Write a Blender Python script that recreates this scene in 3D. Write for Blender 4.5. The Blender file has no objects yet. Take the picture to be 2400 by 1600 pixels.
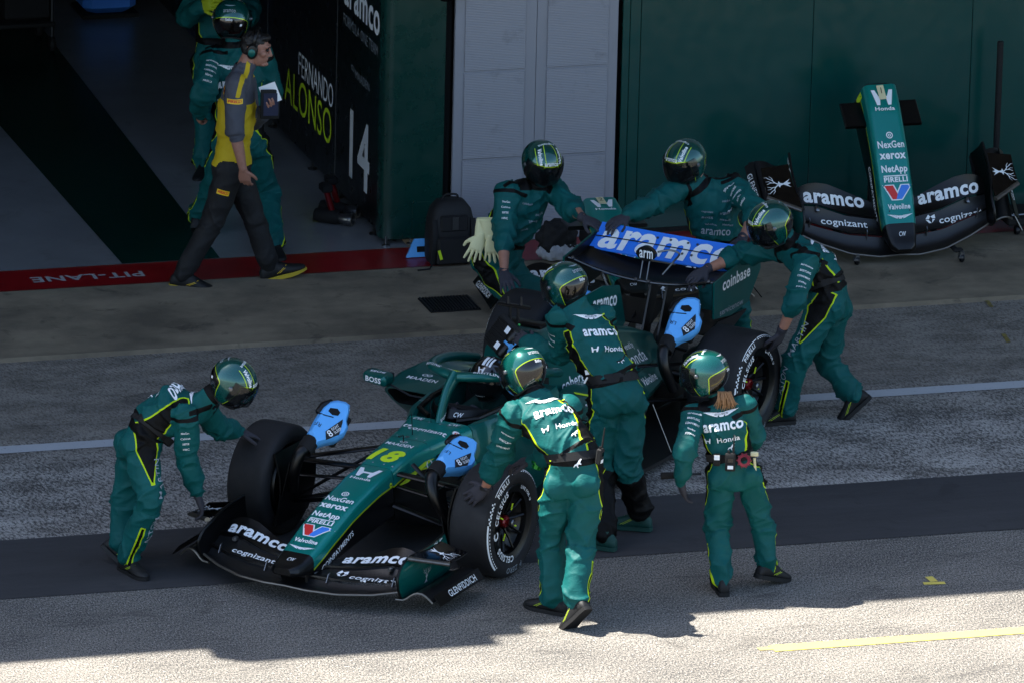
import bpy, bmesh, math, random
import numpy as np
from math import sin, cos, pi, radians, atan2, sqrt
from mathutils import Vector, Matrix
from mathutils.bvhtree import BVHTree
from mathutils.geometry import tessellate_polygon

random.seed(7); np.random.seed(7)
SC = bpy.context.scene
COL = SC.collection

# ------------------------------------------------------------------ camera, sky, sun, exposure
def camera():
    cd = bpy.data.cameras.new('camera'); co = bpy.data.objects.new('camera', cd); COL.objects.link(co)
    th, ps, ph = radians(17.0754), radians(16.4985), radians(1.4135)
    h = np.array([sin(ps), cos(ps), 0]); Z = np.array([0, 0, 1.])
    F = cos(th)*h - sin(th)*Z; U = sin(th)*h + cos(th)*Z; R = np.array([cos(ps), -sin(ps), 0])
    R2 = cos(ph)*R + sin(ph)*U; U2 = cos(ph)*U - sin(ph)*R
    m = Matrix.Identity(4)
    for i in range(3):
        m[i][0] = R2[i]; m[i][1] = U2[i]; m[i][2] = -F[i]
    m[0][3], m[1][3], m[2][3] = -14.389, -51.385, 17.799
    co.matrix_world = m
    cd.sensor_width = 36; cd.lens = 20800/2400*36; cd.clip_start = 1; cd.clip_end = 3000
    SC.camera = co
    return h, R
VIEW_H, VIEW_R = camera()

SUN_SHADOW = np.array([0.50, -0.32, -1.0])      # where a 1 m tall thing throws its shadow tip
def daylight():
    w = bpy.data.worlds.new('World'); SC.world = w; w.use_nodes = True
    nt = w.node_tree; bg = nt.nodes['Background']
    sky = nt.nodes.new('ShaderNodeTexSky'); sky.sky_type = 'NISHITA'; sky.sun_disc = False
    d = -SUN_SHADOW/np.linalg.norm(SUN_SHADOW)
    sky.sun_elevation = math.asin(d[2]); sky.sun_rotation = atan2(d[0], d[1])
    sky.air_density = 1.0; sky.dust_density = 1.2; sky.ozone_density = 1.0
    nt.links.new(sky.outputs[0], bg.inputs[0]); bg.inputs[1].default_value = 0.092
    sd = bpy.data.lights.new('sun', 'SUN'); sd.energy = 5.0; sd.angle = radians(0.53); sd.color = (1, .955, .88)
    so = bpy.data.objects.new('sun', sd); COL.objects.link(so); so.location = (-10, 20, 30)
    so.rotation_euler = Vector(SUN_SHADOW).to_track_quat('-Z', 'Y').to_euler()
daylight()
SC.view_settings.view_transform = 'Standard'; SC.view_settings.look = 'None'
SC.view_settings.exposure = 1.9; SC.view_settings.gamma = 1.0
SC.view_settings.use_curve_mapping = False

# ------------------------------------------------------------------ materials
MATS = {}
ALB = .66      # surface colours below are given as they look in shade; this brings them to real albedos
def srgb(r, g, b):
    f = lambda c: ((c/255)/12.92 if c/255 <= .04045 else ((c/255+.055)/1.055)**2.4)
    return (f(r)*ALB, f(g)*ALB, f(b)*ALB, 1)
def srgbf(r, g, b): c = srgb(r, g, b); return (c[0]/ALB, c[1]/ALB, c[2]/ALB, 1)
class N:
    """small node-tree helper"""
    def __init__(s, name):
        s.m = bpy.data.materials.new(name); s.m.use_nodes = True; s.t = s.m.node_tree
        s.b = s.t.nodes['Principled BSDF']; MATS[name] = s.m
    def n(s, typ, **k):
        nd = s.t.nodes.new('ShaderNode'+typ)
        for a, v in k.items():
            if a.startswith('i_'): nd.inputs[a[2:].replace('_', ' ')].default_value = v
            else: setattr(nd, a, v)
        return nd
    def l(s, a, b): s.t.links.new(a, b)
    def math(s, op, a, b=None, clamp=False):
        nd = s.n('Math', operation=op); nd.use_clamp = clamp
        for i, v in enumerate((a, b)):
            if v is None: continue
            if isinstance(v, (int, float)): nd.inputs[i].default_value = v
            else: s.l(v, nd.inputs[i])
        return nd.outputs[0]
    def mix(s, fac, a, b, blend='MIX'):
        nd = s.n('Mix', data_type='RGBA', blend_type=blend)
        for sock, v in ((nd.inputs[0], fac), (nd.inputs[6], a), (nd.inputs[7], b)):
            if isinstance(v, (int, float)): sock.default_value = v
            elif isinstance(v, tuple): sock.default_value = v
            else: s.l(v, sock)
        return nd.outputs[2]
    def coord(s, which='Object', scale=(1, 1, 1), rot=(0, 0, 0)):
        tc = s.n('TexCoord'); mp = s.n('Mapping'); mp.inputs['Scale'].default_value = scale; mp.inputs['Rotation'].default_value = rot
        s.l(tc.outputs[which], mp.inputs[0]); return mp.outputs[0]
    def noise(s, vec, scale, detail=4, rough=.55, dist=0.):
        nd = s.n('TexNoise'); nd.inputs['Scale'].default_value = scale; nd.inputs['Detail'].default_value = detail
        nd.inputs['Roughness'].default_value = rough; nd.inputs['Distortion'].default_value = dist
        if vec is not None: s.l(vec, nd.inputs['Vector'])
        return nd.outputs[0]
    def ramp(s, fac, stops):
        nd = s.n('ValToRGB'); e = nd.color_ramp.elements
        while len(e) < len(stops): e.new(.5)
        for el, (p, c) in zip(e, stops):
            el.position = p; el.color = c if isinstance(c, tuple) else (c, c, c, 1)
        s.l(fac, nd.inputs[0]); return nd.outputs[0]
    def bump(s, h, strength=.3, dist=.01):
        nd = s.n('Bump'); nd.inputs['Strength'].default_value = strength; nd.inputs['Distance'].default_value = dist
        s.l(h, nd.inputs['Height']); s.l(nd.outputs[0], s.b.inputs['Normal'])
    def set(s, **k):
        for a, v in k.items(): s.b.inputs[a.replace('_', ' ')].default_value = v
        return s
    def attr(s, name):
        nd = s.n('Attribute', attribute_name=name); return nd.outputs['Fac']
def simple(name, col, rough=.5, metal=0., coat=0., var=.12, vscale=9., bump=0., bscale=300., spec=.5):
    s = N(name); s.set(Roughness=rough, Metallic=metal, Coat_Weight=coat, Coat_Roughness=.06)
    s.b.inputs['Specular IOR Level'].default_value = spec
    v = s.coord()
    if var:
        nz = s.noise(v, vscale, 5)
        f = s.math('MULTIPLY_ADD', nz, 2*var); s.t.nodes[-1].inputs[2].default_value = 1-var
        rgb = s.n('RGB'); rgb.outputs[0].default_value = col
        mm = s.n('VectorMath', operation='SCALE'); s.l(rgb.outputs[0], mm.inputs[0]); s.l(f, mm.inputs['Scale'])
        s.l(mm.outputs[0], s.b.inputs['Base Color'])
    else: s.b.inputs['Base Color'].default_value = col
    if bump: s.bump(s.noise(v, bscale, 3), bump, .003)
    return s.m
YEL = srgbf(176, 204, 18)
simple('white_print', srgbf(238, 240, 240), .55, var=.05)
simple('dim_print', srgbf(150, 157, 163), .6, var=.05)
simple('lime_print', srgbf(200, 228, 36), .5, var=.05)
simple('red_print', srgbf(215, 40, 40), .5, var=.05)
simple('blue_print', srgbf(60, 130, 225), .5, var=.05)
simple('navy_print', srgb(24, 34, 70), .5, var=.05)
simple('black_print', srgb(14, 14, 16), .6, var=.05)
simple('gold_print', srgbf(250, 205, 30), .5, var=.05)
simple('orange_print', srgb(230, 120, 30), .5, var=.05)
simple('tape_paper', srgbf(214, 204, 160), .8, var=.12)
def carpaint(name, base, two=None):
    s = N(name); s.set(Roughness=.34, Metallic=.4, Coat_Weight=.4, Coat_Roughness=.05); s.b.inputs['Specular IOR Level'].default_value = .35
    v = s.coord(); nz = s.noise(v, 3., 4); fl = s.noise(v, 900., 1)
    c = s.mix(nz, tuple(x*.86 for x in base[:3])+(1,), tuple(min(1, x*1.14) for x in base[:3])+(1,))
    if two:   # a flank of another colour below a thin lime line, carried by the mesh attribute 'band'
        a = s.attr('band')
        blk = s.math('LESS_THAN', a, 0.)
        c = s.mix(blk, c, two)
        ln = s.math('LESS_THAN', s.math('ABSOLUTE', a), .0055)
        c = s.mix(ln, c, YEL)
    s.l(c, s.b.inputs['Base Color'])
    rr = s.math('MULTIPLY_ADD', fl, .12); s.t.nodes[-1].inputs[2].default_value = .26
    s.l(rr, s.b.inputs['Roughness'])
    return s.m
carpaint('green_paint', srgb(0, 112, 104))
carpaint('two_tone_paint', srgb(0, 158, 146), srgb(16, 17, 19))
def carbon():
    s = N('carbon'); s.set(Roughness=.42, Coat_Weight=.12, Coat_Roughness=.15)
    v = s.coord(scale=(1, 1, 1), rot=(0, 0, .6)); w = s.n('TexWave', wave_type='BANDS', bands_direction='DIAGONAL')
    w.inputs['Scale'].default_value = 38; w.inputs['Distortion'].default_value = .3; s.l(v, w.inputs['Vector'])
    nz = s.noise(s.coord(), 14, 5)
    c = s.mix(s.math('MULTIPLY', w.outputs[1], .35), srgb(9, 9, 10), srgb(30, 31, 33)); c = s.mix(s.math('MULTIPLY', nz, .35), c, srgb(18, 18, 20))
    s.l(c, s.b.inputs['Base Color'])
carbon()
simple('satin_black', srgb(8, 8, 9), .34, var=.2, spec=.4)
simple('glint_carbon', srgbf(118, 112, 104), .36, metal=.8, var=.3, vscale=40)  # pale colour stands in for sunlit ground mirrored in the wing edges
simple('gloss_black', srgb(9, 9, 11), .12, coat=.5, var=.1)
simple('matt_black', srgb(9, 9, 10), .8, var=.25, bump=.2)
simple('dark_void', srgb(5, 5, 6), .9, var=.1)  # near-black that stands in for shade inside openings and gaps
simple('steel', srgb(150, 152, 155), .3, metal=.9, var=.15)
simple('dark_metal', srgb(48, 50, 53), .4, metal=.6, var=.2)
simple('hub_red', srgb(150, 16, 22), .3, metal=.5, coat=.4, var=.1)
simple('glass_dark', srgb(8, 10, 12), .05, coat=.6, var=0)
simple('blower_blue', srgbf(96, 178, 246), .42, var=.06, coat=.15)
simple('wing_blue', srgbf(44, 126, 236), .45, coat=.15, var=.06)
simple('green_light', srgb(80, 230, 110), .3, var=.05)
def tyre():
    s = N('tyre_rubber'); s.set(Roughness=.72); v = s.coord()
    a = s.noise(v, 6, 5); b = s.noise(v, 160, 3)
    c = s.mix(a, srgb(14, 14, 16), srgb(30, 30, 33)); c = s.mix(s.math('GREATER_THAN', b, .73), c, srgb(66, 66, 68))
    s.l(c, s.b.inputs['Base Color']); s.bump(s.noise(v, 90, 5), .25, .004)
    s.l(s.ramp(a, [(.3, .6), (.7, .85)]), s.b.inputs['Roughness'])
tyre()
def suit(name, main, dark=srgb(15, 16, 18), line=YEL, skin=srgb(196, 140, 116), rough=.72):
    """overall cloth: attributes panel (dark side panels edged with piping), dark (plain dark bands), skin"""
    s = N(name); s.set(Roughness=rough); s.b.inputs['Specular IOR Level'].default_value = .18
    v = s.coord(); nz = s.noise(v, 7, 5); fine = s.noise(v, 420, 2)
    c = s.mix(nz, tuple(x*.76 for x in main[:3])+(1,), tuple(x*1.22 for x in main[:3])+(1,))
    p = s.attr('panel'); c = s.mix(s.math('LESS_THAN', p, 0.), c, dark)
    c = s.mix(s.math('LESS_THAN', s.math('ABSOLUTE', p), .0044), c, line)
    c = s.mix(s.math('LESS_THAN', s.attr('dark'), 0.), c, dark)
    sk = s.math('LESS_THAN', s.attr('skin'), 0.)
    skc = s.mix(s.noise(v, 26, 4), tuple(x*.8 for x in skin[:3])+(1,), tuple(min(1, x*1.15) for x in skin[:3])+(1,))
    c = s.mix(sk, c, skc); s.l(c, s.b.inputs['Base Color'])
    s.l(s.math('SUBTRACT', rough, s.math('MULTIPLY', sk, .22)), s.b.inputs['Roughness'])
    wr = s.noise(s.coord(scale=(1, 1, 1.7)), 22, 4, .6, .8)
    h = s.math('ADD', wr, s.math('MULTIPLY', fine, .08)); s.bump(h, .28, .012)
    return s.m
suit('suit_cloth', srgb(14, 98, 96), dark=srgb(7, 7, 8), rough=.6)
suit('shirt_cloth', srgb(80, 82, 92), line=srgb(80, 82, 92))
def pirelli():
    """grey shirt with yellow panels: 'panel' < 0 yellow; black trousers where 'dark' < 0"""
    s = N('team_shirt_cloth'); s.set(Roughness=.75)
    v = s.coord(); nz = s.noise(v, 8, 4)
    c = s.mix(nz, srgb(74, 76, 86), srgb(96, 98, 108))
    c = s.mix(s.math('LESS_THAN', s.attr('panel'), 0.), c, srgb(236, 200, 16))
    c = s.mix(s.math('LESS_THAN', s.attr('dark'), 0.), c, srgb(17, 17, 19))
    sk = s.math('LESS_THAN', s.attr('skin'), 0.)
    c = s.mix(sk, c, s.mix(s.noise(v, 26, 4), srgb(168, 112, 90), srgb(205, 150, 128))); s.l(c, s.b.inputs['Base Color'])
    s.l(s.math('SUBTRACT', .75, s.math('MULTIPLY', sk, .25)), s.b.inputs['Roughness'])
    s.bump(s.math('ADD', s.noise(v, 20, 4, .6, .8), s.math('MULTIPLY', s.noise(v, 400, 2), .08)), .3, .012)
pirelli()
simple('skin', srgb(190, 134, 112), .5, var=.12, vscale=30)
simple('glove_grey', srgb(62, 60, 68), .8, var=.2, bump=.3)
simple('glove_cream', srgbf(228, 222, 172), .6, var=.1, bump=.15, bscale=60)
simple('glove_lime', srgb(190, 205, 20), .7, var=.12, bump=.2)
simple('shoe_black', srgb(9, 9, 11), .65, var=.2, bump=.25, bscale=200)
simple('shoe_green', srgb(8, 78, 70), .65, var=.2, bump=.25, bscale=200)
simple('sole_yellow', srgb(214, 186, 44), .6, var=.12)
simple('hair_dark', srgb(20, 15, 13), .55, var=.3, vscale=60, bump=.6, bscale=120)
simple('hair_blond', srgb(168, 122, 78), .5, var=.35, vscale=50, bump=.6, bscale=160)
simple('webbing', srgb(8, 8, 9), .75, var=.2, bump=.3)
def helmet_shell():
    s = N('helmet_shell'); s.set(Roughness=.22, Metallic=.45, Coat_Weight=1., Coat_Roughness=.04)
    v = s.coord(); nz = s.noise(v, 5, 3)
    c = s.mix(nz, srgb(0, 84, 78), srgb(14, 112, 104))
    p = s.attr('panel'); c = s.mix(s.math('LESS_THAN', p, 0.), c, srgb(20, 17, 16))
    c = s.mix(s.math('LESS_THAN', s.math('ABSOLUTE', p), .0030), c, YEL)
    c = s.mix(s.math('LESS_THAN', s.attr('dark'), 0.), c, srgb(10, 11, 12))
    s.l(c, s.b.inputs['Base Color'])
    s.l(s.ramp(s.noise(v, 420, 1), [(.3, .16), (.7, .28)]), s.b.inputs['Roughness'])
helmet_shell()
def visor():
    s = N('visor_glass'); s.set(Base_Color=srgb(30, 34, 36), Roughness=.03, Coat_Weight=.6)
    s.b.inputs['Specular IOR Level'].default_value = .7
    tr = s.n('BsdfTransparent'); tr.inputs[0].default_value = (.62, .66, .68, 1); mx = s.n('MixShader')
    mx.inputs[0].default_value = .42
    s.l(tr.outputs[0], mx.inputs[1]); s.l(s.b.outputs[0], mx.inputs[2])
    s.l(mx.outputs[0], s.t.nodes['Material Output'].inputs[0])
visor()

# ------------------------------------------------------------------ mesh helpers
def V3(*a): return np.array(a, float)
def unit(v):
    v = np.asarray(v, float); n = np.linalg.norm(v); return v/n if n > 1e-9 else v
class G:
    """vertices and faces; every adder returns self"""
    def __init__(s): s.v = []; s.f = []; s.n = 0
    def add(s, V, F):
        V = np.asarray(V, float).reshape(-1, 3); s.v.append(V); s.f += [tuple(int(i)+s.n for i in f) for f in F]; s.n += len(V); return s
    def V(s): return np.concatenate(s.v) if s.v else np.zeros((0, 3))
    def merge(s, g): return s.add(g.V(), g.f)
    def loft(s, rings, cap=(True, True), closed=True):
        k = len(rings[0]); V = np.concatenate(rings); F = []
        for i in range(len(rings)-1):
            for j in range(k if closed else k-1):
                a = i*k+j; b = i*k+(j+1) % k; F.append((a, b, b+k, a+k))
        if closed:
            if cap[0]: F.append(tuple(range(k-1, -1, -1)))
            if cap[1]: F.append(tuple(range((len(rings)-1)*k, len(rings)*k)))
        return s.add(V, F)
    def box(s, c, d, ax=None, bev=0.):
        """box centred c with full size d, axes rows of ax; bev chamfers every edge"""
        c = np.asarray(c, float); h = np.asarray(d, float)/2; ax = np.eye(3) if ax is None else np.asarray(ax, float)
        b = min(bev, *(h*.49))
        if b <= 0:
            P = [c+(np.array([x, y, z])*h)@ax for x in (-1, 1) for y in (-1, 1) for z in (-1, 1)]
            return s.add(P, [(0, 1, 3, 2), (4, 6, 7, 5), (0, 4, 5, 1), (2, 3, 7, 6), (0, 2, 6, 4), (1, 5, 7, 3)])
        def ring(z, ins):
            x, y = h[0]-ins, h[1]-ins
            q = [(x, y-b+0*ins), (x-b, y), (-x+b, y), (-x, y-b), (-x, -y+b), (-x+b, -y), (x-b, -y), (x, -y+b)]
            return np.array([c+np.array([p[0], p[1], z])@ax for p in q])
        bb = b
        rs = [ring(-h[2], bb*.999 if bb < min(h[0], h[1]) else 0), ring(-h[2]+bb, 0), ring(h[2]-bb, 0), ring(h[2], bb*.999 if bb < min(h[0], h[1]) else 0)]
        return s.loft(rs)
    def tube(s, pts, r, n=10, cap=True, up=None, flat=1.):
        """tube along a polyline; r scalar or list; flat squashes it along its second axis"""
        P = np.asarray(pts, float); m = len(P); r = np.full(m, r) if np.isscalar(r) else np.asarray(r, float)
        T = np.gradient(P, axis=0); T /= np.linalg.norm(T, axis=1)[:, None]+1e-12
        u = unit(np.cross(T[0], up if up is not None else ((0, 0, 1) if abs(T[0][2]) < .9 else (1, 0, 0))))
        rings = []; a = np.arange(n)/n*2*pi
        for i in range(m):
            u = unit(u-T[i]*(u@T[i])); w = np.cross(T[i], u)
            rings.append(P[i]+r[i]*(np.cos(a)[:, None]*u+np.sin(a)[:, None]*w*flat))
        return s.loft(rings, (cap, cap))
    def capsule(s, pts, r, n=14, up=None, flat=1.):
        """tube with rounded ends"""
        P = np.asarray(pts, float); m = len(P); r = np.full(m, r) if np.isscalar(r) else np.asarray(r, float)
        d0 = unit(P[0]-P[1]); d1 = unit(P[-1]-P[-2]); A = []; R = []
        for k in (0, 25, 50, 72): A.append(P[0]+d0*r[0]*cos(radians(k))); R.append(max(r[0]*sin(radians(k)), .0005))
        for i in range(m): A.append(P[i]); R.append(r[i])
        for k in (72, 50, 25, 0): A.append(P[-1]+d1*r[-1]*cos(radians(k))); R.append(max(r[-1]*sin(radians(k)), .0005))
        return s.tube(A, R, n, True, up, flat)
    def lathe(s, prof, c, axis, n=32, closed=False):
        """profile [(radius, height)] turned round axis through c"""
        ax = unit(axis); u = unit(np.cross(ax, (0, 0, 1) if abs(ax[2]) < .9 else (1, 0, 0))); w = np.cross(ax, u)
        a = np.arange(n)/n*2*pi; C = np.cos(a)[:, None]*u+np.sin(a)[:, None]*w
        rings = [np.asarray(c, float)+ax*h+C*r for r, h in prof]
        if closed: rings.append(rings[0])
        return s.loft(rings, (False, False))
    def disc(s, c, axis, r, n=24):
        return s.lathe([(r, 0), (1e-4, 0)], c, axis, n)
    def sphere(s, c, r, nu=16, nv=10, ax=None):
        r = np.array([r]*3 if np.isscalar(r) else r, float); ax = np.eye(3) if ax is None else np.asarray(ax)
        rings = []
        for i in range(nv+1):
            t = pi*(i+.02*(i == 0)-.02*(i == nv))/nv
            a = np.arange(nu)/nu*2*pi
            rings.append(np.asarray(c, float)+(np.stack([np.cos(a)*sin(t), np.sin(a)*sin(t), np.full(nu, cos(t))], 1)*r)@ax)
        return s.loft(rings)
    def prism(s, poly, o, X, Y, N_, th):
        """polygon (2d points) in plane o,X,Y extruded th along N_"""
        p = np.asarray(poly, float); o = np.asarray(o, float)
        A = o+p[:, :1]*X+p[:, 1:]*Y; n = len(p)
        F = [tuple(range(n-1, -1, -1)), tuple(range(n, 2*n))]+[(i, (i+1) % n, n+(i+1) % n, n+i) for i in range(n)]
        return s.add(np.concatenate([A, A+np.asarray(N_)*th]), F)
    def sheet(s, grid, th, nrm=None):
        """thick sheet from a grid of points [i][j]"""
        g = np.asarray(grid, float); a, b, _ = g.shape
        if nrm is None:
            du = np.gradient(g, axis=0); dv = np.gradient(g, axis=1); n = np.cross(du, dv); n /= np.linalg.norm(n, axis=2)[..., None]+1e-12
        else: n = np.broadcast_to(np.asarray(nrm, float), g.shape)
        top = g+n*th/2; bot = g-n*th/2; V = np.concatenate([top.reshape(-1, 3), bot.reshape(-1, 3)]); o = a*b; F = []
        I = lambda i, j: i*b+j
        for i in range(a-1):
            for j in range(b-1):
                F.append((I(i, j), I(i+1, j), I(i+1, j+1), I(i, j+1))); F.append((o+I(i, j), o+I(i, j+1), o+I(i+1, j+1), o+I(i+1, j)))
        for i in range(a-1):
            F.append((I(i, 0), o+I(i, 0), o+I(i+1, 0), I(i+1, 0))); F.append((I(i, b-1), I(i+1, b-1), o+I(i+1, b-1), o+I(i, b-1)))
        for j in range(b-1):
            F.append((I(0, j), I(0, j+1), o+I(0, j+1), o+I(0, j))); F.append((I(a-1, j), o+I(a-1, j), o+I(a-1, j+1), I(a-1, j+1)))
        return s.add(V, F)
    def bvh(s):
        return BVHTree.FromPolygons([tuple(x) for x in s.V()], s.f)
def spline(P, n):
    """Catmull-Rom resample of points to n samples"""
    P = np.asarray(P, float); m = len(P)-1; Q = np.concatenate([[2*P[0]-P[1]], P, [2*P[-1]-P[-2]]]); out = []
    for t in np.linspace(0, m-1e-9, n):
        i = int(t); f = t-i; a, b, c, d = Q[i:i+4]
        out.append(.5*(2*b+(c-a)*f+(2*a-5*b+4*c-d)*f*f+(3*b-a-3*c+d)*f**3))
    return np.array(out)

BASES = {}
def tag(o, label=None, cat=None, group=None, kind=None):
    if label: o['label'] = label
    if cat: o['category'] = cat
    if group: o['group'] = group
    if kind: o['kind'] = kind
    return o
def thing(name, base, label, cat, group=None, rot=None):
    o = bpy.data.objects.new(name, None); COL.objects.link(o); o.location = base
    o.empty_display_size = .1
    if rot is not None: o.rotation_euler = rot
    BASES[o] = np.asarray(base, float)
    return tag(o, label, cat, group)
def mesh(name, V, F, mat, smooth=38., attrs=None):
    me = bpy.data.meshes.new(name); me.from_pydata(V.tolist() if hasattr(V, 'tolist') else V, [], F)
    me.materials.append(MATS[mat])
    if attrs:
        for k, a in attrs.items():
            at = me.attributes.new(k, 'FLOAT', 'POINT'); at.data.foreach_set('value', np.asarray(a, np.float32))
    if smooth:
        me.polygons.foreach_set('use_smooth', [True]*len(me.polygons))
        if smooth < 179: me.set_sharp_from_angle(angle=radians(smooth))
    me.update(); return me
CARFLIP = False
def obj(name, g, mat, parent=None, smooth=38., attrs=None, flip=False):
    """link g as one mesh object; parts keep world shape under an unrotated parent (or raw local shape with flip)"""
    V = g.V() if isinstance(g, G) else np.asarray(g[0], float); F = g.f if isinstance(g, G) else g[1]
    if flip:
        V = V*np.array([1, -1, 1]); F = [f[::-1] for f in F]
    else:
        r = parent
        while r is not None and r not in BASES: r = r.parent
        if r is not None: V = V-BASES[r]
    o = bpy.data.objects.new(name, mesh(name, V, F, mat, smooth, attrs)); COL.objects.link(o); o.parent = parent
    return o
def copy_tree(o, parent=None):
    kids = list(o.children); c = o.copy(); COL.objects.link(c); c.parent = parent
    for ch in kids: copy_tree(ch, c)
    return c

# ------------------------------------------------------------------ flat print: text and emblems draped on surfaces
_TX = {}
def text_batch(specs):
    """specs: (text, bold, shear) -> cached 2d triangles, unit cap height, centred"""
    made = []
    for sp in specs:
        if sp in _TX: continue
        cu = bpy.data.curves.new('t', 'FONT'); cu.body = sp[0]; cu.size = 1; cu.offset = sp[1]; cu.shear = sp[2]; cu.resolution_u = 3
        cu.space_character = 1.02+sp[1]*1.6
        ob = bpy.data.objects.new('t', cu); COL.objects.link(ob); made.append((sp, ob, cu)); _TX[sp] = None
    bpy.context.view_layer.update(); dg = bpy.context.evaluated_depsgraph_get()
    for sp, ob, cu in made:
        me = bpy.data.meshes.new_from_object(ob.evaluated_get(dg)); bm = bmesh.new(); bm.from_mesh(me)
        bmesh.ops.triangulate(bm, faces=bm.faces)
        V = np.array([v.co[:2] for v in bm.verts]) if len(bm.verts) else np.zeros((0, 2)); F = [tuple(v.index for v in f.verts) for f in bm.faces]
        bm.free(); bpy.data.meshes.remove(me); bpy.data.objects.remove(ob); bpy.data.curves.remove(cu)
        if len(V):
            V[:, 0] -= (V[:, 0].min()+V[:, 0].max())/2; V[:, 1] -= .36
            V /= .72
        _TX[sp] = (V, F)
def T(text, h, width=None, bold=.012, shear=0.):
    """2d shape of a word: cap height h, optionally squeezed to width"""
    if (text, bold, shear) not in _TX: text_batch([(text, bold, shear)])
    V, F = _TX[(text, bold, shear)]; V = V*h
    if text in ('aramco', 'arm', 'xerox') and len(V):      # all low letters: h is their own height
        lo, hi = V[:, 1].min(), V[:, 1].max(); V = V*(h/(hi-lo)); V[:, 1] -= (V[:, 1].min()+V[:, 1].max())/2
    if width and len(V): V = V*np.array([width/(V[:, 0].max()-V[:, 0].min()), 1])
    return V, F
def poly2(*polys):
    V = []; F = []; n = 0
    for p in polys:
        p = [tuple(map(float, q)) for q in p]
        tri = tessellate_polygon([[Vector((x, y, 0)) for x, y in p]]); V += p; F += [tuple(i+n for i in t) for t in tri]; n += len(p)
    return np.array(V), F
def join2(*sh):
    V = []; F = []; n = 0
    for v, f in sh:
        V.append(np.asarray(v)); F += [tuple(i+n for i in t) for t in f]; n += len(v)
    return np.concatenate(V), F
def xf(sh, s=1., dx=0., dy=0., rot=0., sx=1., sy=1.):
    v, f = sh; c, r = cos(rot), sin(rot); v = np.asarray(v)*np.array([sx, sy])*s
    return v@np.array([[c, r], [-r, c]])+np.array([dx, dy]), f
def stroke(pts, w, w2=None):
    P = np.asarray(pts, float); n = len(P); W = np.linspace(w, w if w2 is None else w2, n)
    t = np.gradient(P, axis=0); t /= np.linalg.norm(t, axis=1)[:, None]+1e-9; m = np.stack([-t[:, 1], t[:, 0]], 1)
    V = np.concatenate([P+m*W[:, None]/2, P-m*W[:, None]/2]); F = []
    for i in range(n-1): F += [(i, i+1, n+i+1), (i, n+i+1, n+i)]
    return V, F
def circ(r, n=16, r0=0.):
    a = np.arange(n)/n*2*pi; o = np.stack([np.cos(a), np.sin(a)], 1)*r
    if r0: return np.concatenate([o, o*r0/r]), [q for i in range(n) for q in ((i, (i+1) % n, n+(i+1) % n), (i, n+(i+1) % n, n+i))]
    return o, [(0, i, i+1) for i in range(1, n-1)]
def rect(w, h): return np.array([(-w/2, -h/2), (w/2, -h/2), (w/2, h/2), (-w/2, h/2)]), [(0, 1, 2), (0, 2, 3)]
def wings(w):
    """spread-wing badge, overall width w"""
    P = []
    for sg in (-1, 1):
        for k in range(6):
            y0 = .052-.021*k; x1 = .5-.055*k
            P.append([(sg*.10, y0), (sg*x1, y0+.052-.004*k), (sg*(x1-.045), y0+.030-.006*k), (sg*.10, y0-.016)])
    P.append([(-.13, .042), (.13, .042), (.13, -.03), (-.13, -.03)]); P.append([(-.08, -.034), (.08, -.034), (.045, -.075), (-.045, -.075)])
    return xf(poly2(*P), w)
def h_mark(w):
    a = [(-.5, .36), (-.33, .36), (-.2, .06), (.2, .06), (.33, .36), (.5, .36), (.33, -.36), (.18, -.36), (.14, -.07), (-.14, -.07), (-.18, -.36), (-.33, -.36)]
    return xf(poly2(a), w)
def hex_mark(w):
    return xf(poly2([(-.5, .05), (-.2, .42), (.0, .2), (-.16, -.02)], [(-.5, -.02), (-.2, -.08), (.05, -.45), (-.2, -.42)], [(.02, .2), (.45, .34), (.5, -.05), (.2, -.02)], [(.2, -.08), (.48, -.12), (.1, -.45)]), w)
def cat_mark(w):
    return xf(poly2([(-.5, -.28), (-.3, -.02), (-.05, .05), (.2, .3), (.42, .42), (.5, .34), (.38, .24), (.3, .06), (.42, -.06), (.36, -.12), (.2, -.02), (.05, -.16), (.1, -.4), (0, -.42), (-.1, -.16), (-.3, -.2), (-.42, -.34)]), w)
def stag(w):
    S = [stroke([(0, .02), (.1, .16), (.12, .34), (.06, .5)], .05, .015), stroke([(.1, .16), (.24, .26), (.34, .42)], .045, .012), stroke([(.2, .23), (.33, .24), (.44, .34)], .035, .01), stroke([(.11, .28), (.2, .4), (.2, .52)], .03, .01), stroke([(.28, .33), (.4, .46), (.4, .56)], .03, .01)]
    S += [(v*np.array([-1, 1]), [t[::-1] for t in f]) for v, f in S]
    S.append(poly2([(-.07, .04), (.07, .04), (.16, .0), (.06, -.05), (.03, -.17), (.2, -.46), (.06, -.34), (0, -.48), (-.06, -.34), (-.2, -.46), (-.03, -.17), (-.06, -.05), (-.16, .0)]))
    return xf(join2(*S), w)
def densify(sh, step):
    V, F = sh; bm = bmesh.new(); vs = [bm.verts.new((x, y, 0)) for x, y in V]
    for f in F:
        try: bm.faces.new([vs[i] for i in f])
        except ValueError: pass
    for ax in (0, 1):
        lo, hi = V[:, ax].min(), V[:, ax].max(); k = int((hi-lo)/step)
        for i in range(1, k+1):
            co = [0, 0, 0]; co[ax] = lo+(hi-lo)*i/(k+1); no = [0, 0, 0]; no[ax] = 1
            bmesh.ops.bisect_plane(bm, geom=bm.verts[:]+bm.edges[:]+bm.faces[:], dist=1e-5, plane_co=co, plane_no=no)
    bmesh.ops.triangulate(bm, faces=[f for f in bm.faces if len(f.verts) > 3])
    bm.verts.index_update(); v2 = np.array([v.co[:2] for v in bm.verts]); f2 = [tuple(v.index for v in f.verts) for f in bm.faces]; bm.free()
    return v2, f2
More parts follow.
